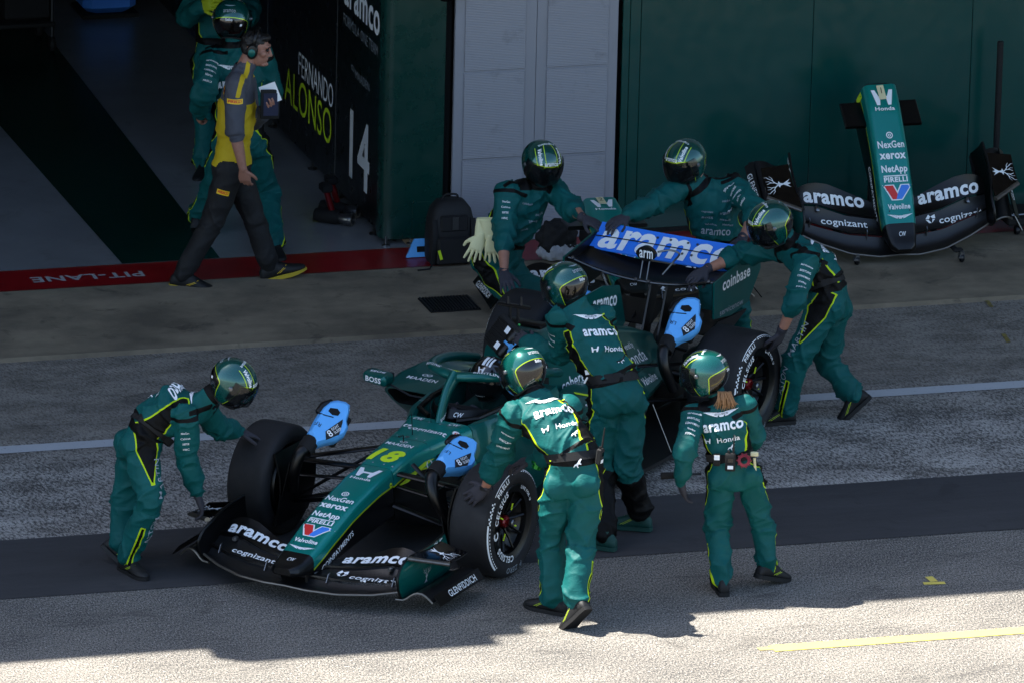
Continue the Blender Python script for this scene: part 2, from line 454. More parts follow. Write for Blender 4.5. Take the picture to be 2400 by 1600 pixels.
def drape(sh, o, X, Y, out, bvhs, off=.002, step=.02, reach=.4):
    """project a 2d shape onto surfaces: o centre, X/Y in-plane axes, out points away from the surface"""
    V, F = densify(sh, step) if step else sh
    X = unit(X); Y = unit(Y); out = unit(out); o = np.asarray(o, float); bad = set(); R = []
    for k, (a, b) in enumerate(V):
        p = o+X*a+Y*b; s = p+out*reach; best = None
        for t in bvhs:
            h = t.ray_cast(Vector(s), Vector(-out), reach*2)
            if h[0] is not None and (best is None or h[3] < best[3]): best = h
        if best is None: bad.add(k); R.append(p); continue
        n = np.array(best[1]); n = n if n@out > 0 else -n
        R.append(np.array(best[0])+(n*.75+out*.5)*off)
    R = np.array(R); F = [f for f in F if not any(i in bad for i in f)]
    used = sorted({i for f in F for i in f}); mp = {u: i for i, u in enumerate(used)}
    return R[used] if used else np.zeros((0, 3)), [tuple(mp[i] for i in f) for f in F]
def decal(name, sh, o, X, Y, out, bvhs, mat, parent, off=.002, step=.02, reach=.4, flip=False):
    R, F = drape(sh, o, X, Y, out, bvhs, off, step, reach)
    if not F: return None
    return obj(name, (R, F), mat, parent, smooth=0, flip=flip)
def flat_print(name, sh, o, X, Y, mat, parent, off=None):
    """print lying in a plane"""
    V, F = sh; V = np.asarray(V); P = np.asarray(o, float)+V[:, :1]*unit(X)+V[:, 1:]*unit(Y)
    return obj(name, (P, F), mat, parent, smooth=0)
# ------------------------------------------------------------------ ground and paint
def sheetobj(name, x0, x1, y0, y1, z, mat, kind='structure', parent=None, label=None):
    g = G().add([(x0, y0, z), (x1, y0, z), (x1, y1, z), (x0, y1, z)], [(0, 1, 2, 3)])
    o = obj(name, g, mat, parent, smooth=0)
    if parent is None: tag(o, label, kind=kind)
    return o
def mat_asphalt():
    s = N('asphalt'); s.set(Roughness=.9)
    v = s.coord(); sep = s.n('SeparateXYZ'); s.l(v, sep.inputs[0]); Y = sep.outputs[1]
    big = s.noise(v, .8, 5); mid = s.noise(s.coord(scale=(1, 1.3, 1)), 1.1, 4, .5); gv = s.coord(scale=(1, .42, 1)); ag = s.noise(gv, 104, 4, .85); ag2 = s.noise(gv, 95, 3, .8)
    # coarse aggregate: pale stones in a darker binder, worn unevenly
    stone = s.mix(mid, srgb(148, 141, 131), srgb(170, 163, 151)); binder = s.mix(mid, srgb(54, 54, 55), srgb(70, 69, 68))
    thr = s.math('ADD', ag, s.math('MULTIPLY', s.math('SUBTRACT', mid, .5), .10))
    base = s.mix(s.ramp(thr, [(.45, 0.), (.55, 1.)]), binder, stone)
    base = s.mix(s.math('MULTIPLY', s.ramp(ag2, [(.57, 0.), (.66, 1.)]), .8), base, srgb(222, 217, 208))
    # milled lane: short scratchy grooves, pale scuffs, dark pits
    wv = s.n('TexWave', wave_type='BANDS', bands_direction='X'); wv.inputs['Scale'].default_value = 10.5; wv.inputs['Distortion'].default_value = 2.2
    wv.inputs['Detail'].default_value = 3; wv.inputs['Detail Scale'].default_value = 3.; s.l(s.coord(rot=(0, 0, radians(-17.5))), wv.inputs['Vector'])
    blot = s.noise(s.coord(scale=(1, 1.6, 1)), 2.0, 5, .6, .3); pits = s.noise(gv, 52, 4, .85)
    scuff = s.ramp(blot, [(.3, 0.), (.7, 1.)])
    mill = s.mix(scuff, srgb(150, 143, 133), srgb(210, 203, 193))
    gm = s.math('MULTIPLY', wv.outputs[1], s.ramp(s.noise(v, 5.5, 6, .7), [(.40, 0.), (.58, 1.)]))
    mill = s.mix(s.math('MULTIPLY', gm, .55), mill, srgb(236, 230, 220))
    mill = s.mix(s.math('MULTIPLY', s.ramp(s.math('ADD', pits, s.math('MULTIPLY', s.math('SUBTRACT', .5, blot), .2)), [(.47, 0.), (.55, 1.)]), .85), mill, srgb(46, 44, 42))
    smooth_ = s.mix(s.ramp(s.noise(s.coord(scale=(1, 1.6, 1)), 3., 7, .7), [(.35, 0.), (.65, 1.)]), srgb(116, 107, 96), srgb(176, 166, 151))
    smooth_ = s.mix(s.math('MULTIPLY', s.ramp(pits, [(.54, 0.), (.64, 1.)]), .5), smooth_, srgb(70, 65, 60))
    in_mill = s.math('GREATER_THAN', Y, .2)
    c = s.mix(in_mill, base, mill)
    yw = s.math('ADD', Y, s.math('MULTIPLY', s.math('SUBTRACT', s.noise(v, 1.4, 5), .5), 1.1))
    far = s.ramp(s.math('MULTIPLY', s.math('SUBTRACT', yw, 1.9), .9), [(0., 0.), (.9, 1.)])
    c = s.mix(far, c, s.mix(.3, smooth_, mill))
    # spills and rubber in patches with shapes of their own
    sp = s.ramp(s.noise(s.coord(scale=(1, 1.5, 1)), 1.9, 6, .7, .6), [(.60, 0.), (.70, 1.)]); c = s.mix(s.math('MULTIPLY', sp, .55), c, srgb(60, 55, 50))
    ru = s.ramp(s.noise(s.coord(scale=(.5, 2.2, 1), rot=(0, 0, .1)), 1.3, 6, .72, .8), [(.55, 0.), (.68, 1.)]); c = s.mix(s.math('MULTIPLY', ru, .38), c, srgb(44, 43, 43))
    s.l(c, s.b.inputs['Base Color'])
    s.bump(s.math('ADD', s.math('MULTIPLY', ag, .8), s.math('MULTIPLY', gm, s.math('MULTIPLY', in_mill, .5))), .8, .006)
mat_asphalt()
def mat_ground(name, c1, c2, spots, rough=.85, scale=2.2, streak=(1, 1, 1), bump=.3):
    s = N(name); s.set(Roughness=rough); v = s.coord(scale=streak); w = s.coord()
    a = s.noise(v, scale, 7, .65); c = s.mix(s.ramp(a, [(.35, 0.), (.65, 1.)]), c1, c2)
    sp = s.ramp(s.noise(w, 3.2, 6, .7, .5), [(.57, 0.), (.68, 1.)]); c = s.mix(s.math('MULTIPLY', sp, .7), c, spots)
    fi = s.noise(w, 120, 3); c = s.mix(s.math('MULTIPLY', fi, .25), c, c2)
    s.l(c, s.b.inputs['Base Color']); s.bump(s.math('ADD', fi, s.noise(w, 25, 4)), bump, .004)
    return s
mat_ground('fresh_tarmac', srgb(58, 57, 58), srgb(72, 71, 72), srgb(48, 47, 48), .88, 1.8, (.4, 3, 1))
mat_ground('stained_concrete', srgb(112, 102, 86), srgb(176, 160, 134), srgb(62, 56, 48), .85, 1.3, (1, 1.3, 1))
mat_ground('red_floor_paint', srgb(150, 22, 28), srgb(172, 28, 34), srgb(120, 18, 24), .32, 2., bump=.08)
mat_ground('garage_floor_grey', srgb(146, 148, 150), srgb(160, 162, 164), srgb(138, 140, 138), .22, 1.2, bump=.03)
mat_ground('garage_floor_green', srgb(8, 52, 44), srgb(12, 62, 52), srgb(8, 46, 40), .25, 1.2, bump=.03)
def worn_paint(name, col, under, wear=.62):
    s = N(name); s.set(Roughness=.75); v = s.coord()
    w = s.ramp(s.noise(v, 38, 6, .75), [(wear, 0.), (wear+.1, 1.)])
    c = s.mix(w, s.mix(s.noise(v, 6, 4), col, tuple(x*.85 for x in col[:3])+(1,)), under); s.l(c, s.b.inputs['Base Color'])
    s.bump(s.noise(v, 95, 3, .7), .4, .004)
worn_paint('white_road_paint', srgb(226, 228, 230), srgb(120, 114, 106), .6)
worn_paint('yellow_tape', srgbf(222, 202, 96), srgb(170, 158, 120), .66)
worn_paint('faded_yellow', srgb(170, 150, 70), srgb(110, 100, 84), .5)
worn_paint('stencil_white', srgb(204, 206, 206), srgb(150, 30, 34), .66)

sheetobj('pit_lane', -400, 400, -400, 4.4, 0, 'asphalt')
sheetobj('tarmac_strip', -60, 60, -.425, .705, .004, 'fresh_tarmac')
sheetobj('white_line', -60, 60, 2.456, 2.606, .004, 'white_road_paint')
g = G().add([(-60, 4.4, 0), (60, 4.4, 0), (60, 4.44, .022), (-60, 4.44, .022), (60, 6.45, .022), (-60, 6.45, .022)], [(0, 1, 2, 3), (3, 2, 4, 5)])
tag(obj('apron', g, 'stained_concrete', smooth=0), kind='structure')
red = sheetobj('painted_kerb_strip', -60, 60, 5.93, 6.40, .027, 'red_floor_paint')
flat_print('lettering', xf(T('PIT-LANE', .125, .80, .02), rot=pi), (-.44, 6.14, .031), (1, 0, 0), (0, 1, 0), 'stencil_white', red)
sheetobj('garage_floor', -9, 1.95, 6.40, 14.2, .029, 'garage_floor_grey')
g = G().add([(-.13, 6.402, .033), (.575, 6.402, .033), (.80, 14, .033), (-.22, 14, .033)], [(0, 1, 2, 3)])
tag(obj('green_floor_stripe', g, 'garage_floor_green', smooth=0), kind='structure')
g = G().add([(1.86, -2.388, .004), (40, -2.388, .004), (40, -2.273, .004), (1.85, -2.273, .004)], [(0, 1, 2, 3)])
g.add([(1.775, -2.345, .004), (1.858, -2.352, .004), (1.852, -2.30, .004), (1.77, -2.295, .004)], [(0, 1, 2, 3)])
tag(obj('yellow_line', g, 'yellow_tape', smooth=0), 'long yellow painted line on the sunlit asphalt', 'line', kind='structure')
def tape(name, rects, mat, label):
    g = G()
    for (x, y, w, h, a) in rects:
        ca, sa = cos(a), sin(a); g.add([(x+ca*u-sa*q, y+sa*u+ca*q, .004+.002*len(g.v)) for u, q in ((-w/2, -h/2), (w/2, -h/2), (w/2, h/2), (-w/2, h/2))], [(0, 1, 2, 3)])
    return tag(obj(name, g, mat, smooth=0), label, 'floor mark')
tape('tape_mark', [(3.243, -1.345, .14, .048, -.12), (3.25, -1.27, .05, .10, .05)], 'yellow_tape', 'small yellow tape T stuck on the asphalt near the shadow edge')
tape('tape_mark', [(5.03, 1.36, .34, .05, 0), (4.90, 1.44, .06, .2, .25)], 'yellow_tape', 'yellow tape corner on the milled lane at the right edge')
tape('tape_mark', [(5.56, 4.48, .42, .025, 0), (5.57, 4.36, .03, .2, -.1)], 'faded_yellow', 'faded yellow T mark on the concrete below the spare nose')
tape('tape_mark', [(5.42, 3.55, .03, .2, -.15)], 'faded_yellow', 'faded yellow tick on the asphalt at the far right')
# drain grille on the apron
t = thing('drain_grille', (1.83, 5.02, .022), 'dark metal grille mat lying on the concrete beside the far rear tyre', 'grille')
obj('frame', G().box((1.86, 5.02, .026), (.36, .34, .008)), 'dark_void', t, smooth=0)
for i in range(16): obj('bar', G().box((1.86-.168+i*.0224, 5.02, .034), (.008, .33, .008)), 'dark_metal', t, smooth=0)

# ------------------------------------------------------------------ the pit building
def mat_panel(name, col, rough, coat, dirt=.25, grime=srgb(60, 60, 55)):
    s = N(name); s.set(Roughness=rough, Coat_Weight=coat, Coat_Roughness=.12); v = s.coord()
    a = s.noise(v, 1.3, 6); c = s.mix(a, tuple(x*.88 for x in col[:3])+(1,), tuple(min(1, x*1.1) for x in col[:3])+(1,))
    d = s.ramp(s.noise(s.coord(scale=(1, 1, .3)), 6, 6, .7), [(.55, 0.), (.75, 1.)]); c = s.mix(s.math('MULTIPLY', d, dirt), c, grime)
    s.l(c, s.b.inputs['Base Color']); s.l(s.ramp(s.noise(v, 9, 5), [(.3, rough*.8), (.7, min(1, rough*1.3))]), s.b.inputs['Roughness'])
    s.bump(s.noise(v, 1.7, 2), .04, .05)
    return s
mat_panel('hoarding_green', srgb(8, 76, 70), .2, .6, .12)
mat_panel('pillar_green', srgb(4, 62, 54), .28, .5, .1)
mat_panel('partition_dark', srgb(10, 16, 17), .3, .3, .1)
mat_panel('concrete_wall', srgb(150, 148, 144), .9, 0, .3)
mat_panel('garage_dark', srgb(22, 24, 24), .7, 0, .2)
s = mat_panel('door_grey', srgb(160, 162, 170), .5, 0, .16, srgb(90, 88, 84))
s = N('door_ribbed'); s.set(Roughness=.5); v = s.coord()
w = s.n('TexWave', wave_type='BANDS', bands_direction='Z'); w.inputs['Scale'].default_value = 26; s.l(v, w.inputs['Vector'])
c = s.mix(s.math('MULTIPLY', w.outputs[1], .22), srgb(168, 170, 178), srgb(128, 130, 138)); c = s.mix(s.math('MULTIPLY', s.ramp(s.noise(v, 5, 6, .7), [(.58, 0.), (.72, 1.)]), .3), c, srgb(96, 92, 86))
s.l(c, s.b.inputs['Base Color']); s.bump(w.outputs[1], .35, .006)

bd = thing('pit_building', (0, 9, 0), 'pit building whose upper floor and roof overhang shade the lane', 'building')
EDGE = -1.475-SUN_SHADOW[1]*8.0     # canopy edge that throws the shadow line
g = G().box((0, (EDGE+16)/2, 8.2), (140, 16-EDGE, .4)); obj('roof_canopy', g, 'concrete_wall', bd, smooth=0)
obj('shadow_bump_box', G().box((-4.75, EDGE-.15, 8.2), (1.6, .30, .39)), 'concrete_wall', bd, smooth=0)  # unseen box added so the canopy shadow bulges on the lane
obj('shadow_bump_step', G().box((-3.82, EDGE-.07, 8.2), (.22, .15, .39)), 'concrete_wall', bd, smooth=0)  # smaller unseen box added to step the end of that shadow bulge
obj('upper_wall', G().box((0, 6.9, 5.7), (140, .3, 4.5)), 'concrete_wall', bd, smooth=0)
obj('daylight_stop', G().box((-3.6, 6.62, 2.95), (11, .1, 1.2)), 'garage_dark', bd, smooth=0)  # unseen board added to keep daylight out of the garage
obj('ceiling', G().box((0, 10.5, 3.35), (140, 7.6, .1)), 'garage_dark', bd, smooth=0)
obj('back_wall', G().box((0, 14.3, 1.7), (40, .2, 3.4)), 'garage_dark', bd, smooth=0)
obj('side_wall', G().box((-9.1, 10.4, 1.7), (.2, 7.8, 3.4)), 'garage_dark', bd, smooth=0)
obj('front_wall', G().box((39, 6.75, 1.72), (58, .5, 3.4)), 'concrete_wall', bd, smooth=0)
obj('front_wall', G().box((-39.2, 6.75, 1.72), (60, .5, 3.4)), 'concrete_wall', bd, smooth=0)
obj('leak_stop_wall', G().box((5.95, 6.66, 1.72), (8.0, .08, 3.4)), 'garage_dark', bd, smooth=0)  # unseen wall added behind doors and hoarding to stop light leaking in

# partition with lettering, running into the garage
WX = 1.78
pw = thing('garage_partition', (WX, 10, .03), 'glossy near-black partition wall in the garage lettered with a name and number', 'wall')
def wallpanel(y0, y1, z0=.09, z1=3.1):
    return obj('panel', G().box((WX+.03, (y0+y1)/2, (z0+z1)/2), (.06, y1-y0-.006, z1-z0), bev=.006), 'partition_dark', pw, smooth=30)
for y0, y1 in ((6.62, 7.80), (7.80, 9.75), (9.75, 11.7), (11.7, 13.6)): wallpanel(y0, y1)
for y in (6.75, 7.7, 8.45, 9.6, 11.5): obj('foot', G().lathe([(.004, .10), (.006, .10), (.006, .012), (.035, .01), (.035, 0), (.001, 0)], (WX+.01, y, .034), (0, 0, 1), 10), 'dark_metal', pw)
def wtext(txt, y0, y1, z, h, mat, bold=.0, name='lettering'):
    flat_print(name, T(txt, h, y1-y0, bold), (WX-.003, (y0+y1)/2, z), (0, -1, 0), (0, 0, 1), mat, pw)
wtext('14', 6.86, 7.40, .545, .50, 'white_print', .02)
wtext('FERNANDO', 7.87, 8.84, .735, .185, 'white_print', -.005)
wtext('ALONSO', 7.90, 9.22, .49, .27, 'lime_print', -.002)
wtext('aramco', 6.66, 7.62, 1.585, .18, 'white_print', .02)
wtext('FORMULA ONE TEAM', 6.70, 7.62, 1.39, .085, 'dim_print', -.01)
wtext('MAADEN', 6.90, 7.28, 1.07, .065, 'dim_print', 0.)
flat_print('lettering', join2(xf(circ(.022, 14, .014), dx=-.018), xf(circ(.022, 14, .014), dx=.018)), (WX-.003, 7.35, 1.09), (0, -1, 0), (0, 0, 1), 'dim_print', pw)
# green end panel with a rounded corner
ep = thing('hoarding_end_panel', (2.0, 6.5, .03), 'dark green end panel with rounded edge between garage and grey doors', 'panel')
pts = [(2.205, 6.60), (2.205, 6.46)]+[(1.85-.085*sin(a), 6.545-.085*cos(a)) for a in np.linspace(0, pi/2, 9)]+[(1.765, 6.60)]
obj('panel', G().loft([np.array([(x, y, z) for x, y in pts]) for z in (.075, 3.1)]), 'pillar_green', ep, smooth=30)
obj('access_door', G().box((2.09, 6.456, .21), (.21, .006, .26), bev=.003), 'pillar_green', ep, smooth=0)
for x in (1.80, 1.98, 2.15): obj('foot', G().lathe([(.005, .07), (.006, .012), (.028, .01), (.028, 0), (.001, 0)], (x, 6.47, .028), (0, 0, 1), 10), 'steel', ep)
obj('gap_post', G().box((2.235, 6.56, 1.6), (.05, .1, 3.1)), 'dark_void', ep, smooth=0)  # solid near-black fill painted as the shade in the gap
# grey double doors
dd = thing('double_door', (2.86, 6.45, .03), 'pair of grey ribbed metal doors between the green panels', 'door')
for x0, x1, px0, px1 in ((2.262, 2.856, 2.332, 2.775), (2.860, 3.455, 2.935, 3.385)):
    lf = obj('door_leaf', G().box(((x0+x1)/2, 6.435, 1.57), (x1-x0, .03, 3.08)), 'door_grey', dd, smooth=0)
    for z0, z1 in ((.10, .632), (.646, 1.275), (1.289, 1.925), (1.939, 2.9)):
        obj('ribbed_panel', G().box(((px0+px1)/2, 6.416, (z0+z1)/2), (px1-px0, .012, z1-z0), bev=.004), 'door_ribbed', lf, smooth=0)
obj('kick_plate', G().box((2.86, 6.414, .055), (1.1, .01, .05)), 'door_grey', dd, smooth=0)
# glossy green hoarding on the right
hd = thing('green_hoarding', (6, 6.45, .03), 'long glossy dark green hoarding behind the spare nose', 'hoarding')
xs = [3.49, 3.545, 3.625, 4.905, 6.10, 7.3, 8.5, 9.7]
for a, b in zip(xs[:-1], xs[1:]):
    obj('panel', G().box(((a+b)/2, 6.435, 1.57), (b-a-.003, .03, 3.08), bev=.003), 'hoarding_green', hd, smooth=0)
obj('skirting', G().box((6.6, 6.416, .045), (6.2, .006, .03)), 'matt_black', hd, smooth=0)
# ------------------------------------------------------------------ racing car, built in car axes: x back from the front axle, y to the car's left, z up
CY = 0.7950
CARROT = (0, 0, CY)
car = thing('racing_car', (0, 0, 0), 'dark green open-wheel racing car numbered 18 being pushed backwards by the crew', 'racing car', rot=CARROT)
def cw(x, y, z):   # car axes -> world
    return np.array([cos(CY)*x+sin(CY)*y, sin(CY)*x-cos(CY)*y, z])
PRINT = []
def part(name, g, mat, parent=car, smooth=38., attrs=None): return obj(name, g, mat, parent, smooth, attrs, flip=True)
def dec(sh, o, X, Y, out, g, mat='white_print', parent=car, off=.002, step=.025, name='lettering', reach=.3):
    return decal(name, sh, o, X, Y, out, [q.bvh() for q in (g if isinstance(g, list) else [g])], mat, parent, off, step, reach, flip=True)
def ring(x, wt, wb, zt, zb, rt, rb, n=5, sh=0., y0=0.):
    """rounded trapezoid section at x (counter order fixed); sh shears x with depth"""
    P = []
    def arc(cy, cz, r, a0):
        for k in range(n):
            a = a0+pi/2*k/(n-1); P.append((cy+r*cos(a), cz+r*sin(a)))
    arc(wt-rt, zt-rt, rt, 0); P.append((0, zt)); arc(-wt+rt, zt-rt, rt, pi/2)
    P.append((-(wt+wb)/2, (zt+zb)/2)); arc(-wb+rb, zb+rb, rb, pi); P.append((0, zb)); arc(wb-rb, zb+rb, rb, 3*pi/2); P.append(((wt+wb)/2, (zt+zb)/2))
    return np.array([(x+(zt-z)*sh, y0+y, z) for y, z in P])
def interp(tab, x):
    t = np.array(tab); return [np.interp(x, t[:, 0], t[:, i]) for i in range(1, t.shape[1])]
NT = [(-1.27, .055, .06, .246, .206, .018, .018), (-1.245, .088, .092, .256, .192, .03, .03), (-1.16, .112, .114, .272, .182, .04, .03), (-1.08, .120, .122, .300, .176, .042, .03),
      (-.97, .124, .128, .342, .168, .045, .03), (-.87, .126, .132, .387, .180, .045, .03), (-.605, .128, .136, .481, .215, .045, .03), (-.263, .128, .140, .569, .255, .045, .03), (-.095, .126, .142, .592, .275, .045, .03)]
def nose_g(x0, x1, k):
    g = G(); rs = []
    for x in np.linspace(x0, x1, k): rs.append(ring(x, *interp(NT, x)))
    return g.loft(rs)
g_tip = nose_g(-1.27, -1.083, 8); g_nose = nose_g(-1.083, -.097, 22)
V = g_nose.V()
ztop = np.interp(V[:, 0], [r[0] for r in NT], [r[3] for r in NT])
band = V[:, 2]-(ztop-.092-.02*np.clip((V[:, 0]+.5)/.5, 0, 1))
band = np.maximum(band, -1)
FRONT = []      # parts of the detachable nose and wing, copied for the spare assemblies
o_tip = part('nose_tip', g_tip, 'satin_black'); o_nose = part('nose', g_nose, 'two_tone_paint', attrs={'band': band}); FRONT += [o_tip, o_nose]
# nose print (read from the front: text right = car left)
def ntext(sh, x, mat='white_print', g=g_nose, y=0., par=None):
    z = np.interp(x, [r[0] for r in NT], [r[3] for r in NT]); sl = unit((1, 0, .42))
    return dec(sh, (x, y, z), (0, 1, 0), sl, unit((-.42, 0, 1)), g, mat, par or o_nose, step=.03)
ntext(wings(.19), -1.04); ntext(T('Valvoline', .037, .165, .03), -.97)
ntext(poly2([(-.092, .05), (-.028, .05), (.0, -.012), (-.012, -.05), (-.04, -.05)]), -.878, 'red_print'); ntext(poly2([(.0, -.012), (-.012, -.05), (.028, -.05), (.105, .05), (.035, .05)]), -.878, 'blue_print'); ntext(poly2([(-.104, .057), (-.02, .057), (.0, .01), (.028, .057), (.12, .057), (.032, -.057), (-.048, -.057)]), -.878).location.z -= .0012
ntext(join2(T('PIRELLI', .036, .175, .04), xf(rect(.175, .008), dy=.026)), -.79); ntext(T('NetApp', .050, .19, .03), -.715); ntext(T('xerox', .044, .195, .035), -.63)
ntext(T('NexGen', .052, .195, .022), -.545); ntext(join2(circ(.025, 16, .018), xf(circ(.011, 10, .006), 1)), -.48)
ntext(T('Honda', .028, .145, .018), -.285); ntext(h_mark(.16), -.20)
dec(join2(xf(T('CW', .034, .052, .012, .25))), (-1.155, 0, .27), (0, 1, 0), (1, 0, .35), (-.35, 0, 1), g_tip, parent=o_tip)
for sg in (1,):
    dec(T('COINPAYMENTS', .036, .40, .015), (-.80, .13, .255), (1, 0, .36), unit((-.36, 0, 1)), (0, 1, 0), g_nose, parent=o_nose)
    dec(T('COINPAYMENTS', .036, .40, .015), (-.80, -.13, .255), (-1, 0, -.36), unit((-.36, 0, 1)), (0, -1, 0), g_nose, parent=o_nose)
    for y in (1, -1):
        dec(circ(.016, 14), (-.13, y*.14, .50), (1, 0, 0), (0, 0, 1), (0, y, 0), g_nose, 'lime_print', o_nose); dec(circ(.007, 10), (-.13, y*.14, .50), (1, 0, 0), (0, 0, 1), (0, y, 0), g_nose, 'black_print', o_nose, off=.003)
# chassis
CT = [(-.089, .126, .145, .592, .25, .045, .03), (.03, .135, .17, .628, .2, .05, .04), (.2, .145, .20, .650, .14, .055, .05), (.5, .185, .27, .664, .09, .06, .05), (.74, .24, .33, .674, .07, .06, .05)]
g_ch = G().loft([ring(x, *interp(CT, x)) for x in np.linspace(-.089, .74, 18)])
V = g_ch.V(); zt = np.interp(V[:, 0], [r[0] for r in CT], [r[3] for r in CT]); band = V[:, 2]-(zt-.115-.05*np.clip(V[:, 0]/.5, 0, 1)-.12*np.clip((V[:, 0]-.35)/.4, 0, 1))
o_ch = part('chassis', g_ch, 'two_tone_paint', attrs={'band': band})
def ctext(sh, x, y=0., mat='white_print', **k):
    z = np.interp(x, [r[0] for r in CT], [r[3] for r in CT]); return dec(sh, (x, y, z), (0, 1, 0), unit((1, 0, .12)), unit((-.12, 0, 1)), g_ch, mat, o_ch, **k)
ctext(T('18', .15, .215, .045, .25), .05, mat='lime_print'); ctext(T('MAADEN', .044, .19, .018), .215)
ctext(join2(xf(circ(.014, 12, .009), dx=-.012), xf(circ(.014, 12, .009), dx=.012)), .27)
ctext(T('cognizant', .055, .27, .018), .53, .03); ctext(hex_mark(.06), .555, -.135); ctext(circ(.032, 14), .60, .205, 'white_print'); ctext(circ(.02, 14), .60, .205, 'red_print', off=.003)
ctext(T('CW', .04, .07, .012, .25), .70, -.13); ctext(T('CW', .04, .07, .012, .25), .70, .13)
for y in (1, -1):   # lime flash on the flank
    dec(poly2([(-.22, -.03), (.1, .055), (.2, .055), (-.1, -.03)]), (.16, y*.2, .50), (1, 0, 0), (0, 0, 1), (0, y, 0), g_ch, 'lime_print', o_ch)
dec(circ(.03, 16, .02), (.3, .24, .55), (1, 0, 0), (0, 0, 1), (0, 1, .3), g_ch, 'white_print', o_ch)
# cockpit tub: U-shaped sections
def uring(x, w, wi, zt, zb, notch):
    P = [(w-.02, zt), (w, zt-.03), (w+.03, (zt+zb)/2), (w+.02, zb+.03), (w-.03, zb), (0, zb)]
    P = P+[(-a, b) for a, b in P[-2::-1]]
    P += [(-wi-.02, zt+.004), (-wi, zt-.01), (-wi+.01, zt-notch), (0, zt-notch-.0), (wi-.01, zt-notch), (wi, zt-.01), (wi+.02, zt+.004)]
    return np.array([(x, y, z) for y, z in P])
UT = [(.742, .24, .19, .674, .07, .01), (.80, .27, .20, .68, .07, .06), (.88, .30, .22, .685, .06, .3), (1.2, .345, .25, .69, .06, .36), (1.6, .36, .25, .70, .06, .36), (1.68, .36, .22, .71, .06, .1)]
g_tub = G().loft([uring(x, *interp(UT, x)) for x in np.linspace(.742, 1.68, 20)])
o_tub = part('cockpit_surround', g_tub, 'green_paint')
V = []; 
g = G().box((1.25, 0, .345), (.84, .5, .02)); part('cockpit_floor', g, 'dark_void')
for y in (1, -1):
    g = G().tube([(.78, y*.10, .675), (.86, y*.215, .690), (1.1, y*.250, .700), (1.4, y*.255, .705), (1.66, y*.23, .715)], .018, 8); part('cockpit_edge', g, 'satin_black')
    dec(T('GQ', .02, .06, .01), (1.0, y*.29, .69), (0, 1, 0), (1, 0, 0), (0, 0, 1), g_tub, 'dim_print', o_tub)
    dec(T('aramco', .026, .10, .014), (1.02, y*.33, .6), (y*1., 0, 0), (0, 0, 1), (0, y, .2), g_tub, 'white_print', o_tub)
g = G().loft([ring(x, w, w+.02, zt, .4, .05, .03) for x, w, zt in ((1.52, .23, .72), (1.6, .24, .78), (1.76, .24, .84))]); part('headrest', g, 'matt_black')
wsh = G().sheet([[(.80+.10*abs(t)**2*2, t*.20, .675), (.83+.10*abs(t)**2*2, t*.20, .735-.03*abs(t))] for t in np.linspace(-1, 1, 11)], .006); part('wind_deflector', wsh, 'satin_black')
dec(T('CW', .03, .05, .012, .25), (.82, .08, .7), (0, 1, 0), (0, 0, 1), (-1, 0, .2), wsh, 'white_print', o_tub)
g = G().box((1.06, 0, .62), (.05, .26, .13), bev=.02); sw = part('steering_wheel', g, 'matt_black'); 
# engine cover
ET = [(1.70, .20, .26, .93, .30, .08, .05), (1.82, .17, .26, .985, .25, .09, .05), (2.1, .15, .30, .95, .2, .09, .05), (2.5, .13, .34, .86, .2, .08, .06), (2.9, .11, .36, .76, .22, .07, .08), (3.3, .08, .30, .64, .26, .06, .08), (3.62, .05, .12, .52, .34, .04, .04)]
g_ec = G().loft([ring(x, *interp(ET, x)) for x in np.linspace(1.70, 3.62, 26)]); o_ec = part('engine_cover', g_ec, 'green_paint')
g = G().box((1.695, 0, .915), (.02, .2, .10), bev=.03); part('air_intake', g, 'dark_void')
finp = [(2.3, .86), (2.72, 1.0), (2.95, 1.005), (3.19, .95), (3.285, .675), (3.2, .62), (2.6, .78)]
g_fin = G().prism(finp, (0, -.005, 0), V3(1, 0, 0), V3(0, 0, 1), V3(0, 1, 0), .01); o_fin = part('shark_fin', g_fin, 'green_paint', smooth=0)
for y in (1, -1):
    dec(T('aramco', .075, .34, .02), (2.98, y*.02, .88), (y*1., 0, -.12), (0, 0, 1), (0, y, 0), g_fin, parent=o_fin)
    dec(T('Powered by', .045, .22, .006), (3.05, y*.3, .63), (y*1., 0, -.1), (-.1*y*y, 0, 1), (0, y, .25), g_ec, parent=o_ec)
    dec(T('Honda', .085, .36, .006), (3.08, y*.3, .535), (y*1., 0, -.08), (0, 0, 1), (0, y, .2), g_ec, parent=o_ec)
    dec(T('Valvoline', .05, .22, .02), (3.1, y*.3, .38), (y*1., 0, -.02), (0, 0, 1), (0, y, .1), g_ec, parent=o_ec)
    dec(T('cohere', .085, .32, .012), (2.15, y*.28, .62), (y*1., 0, .0), (0, 0, 1), (0, y, .25), g_ec, parent=o_ec)
    dec(join2(rect(.14, .034)), (2.05, y*.2, .80), (y*1., 0, 0), (0, 0, 1), (0, y, .3), g_ec, 'white_print', o_ec); dec(rect(.05, .026), (2.03, y*.2, .80), (y*1., 0, 0), (0, 0, 1), (0, y, .3), g_ec, 'red_print', o_ec, off=.004)
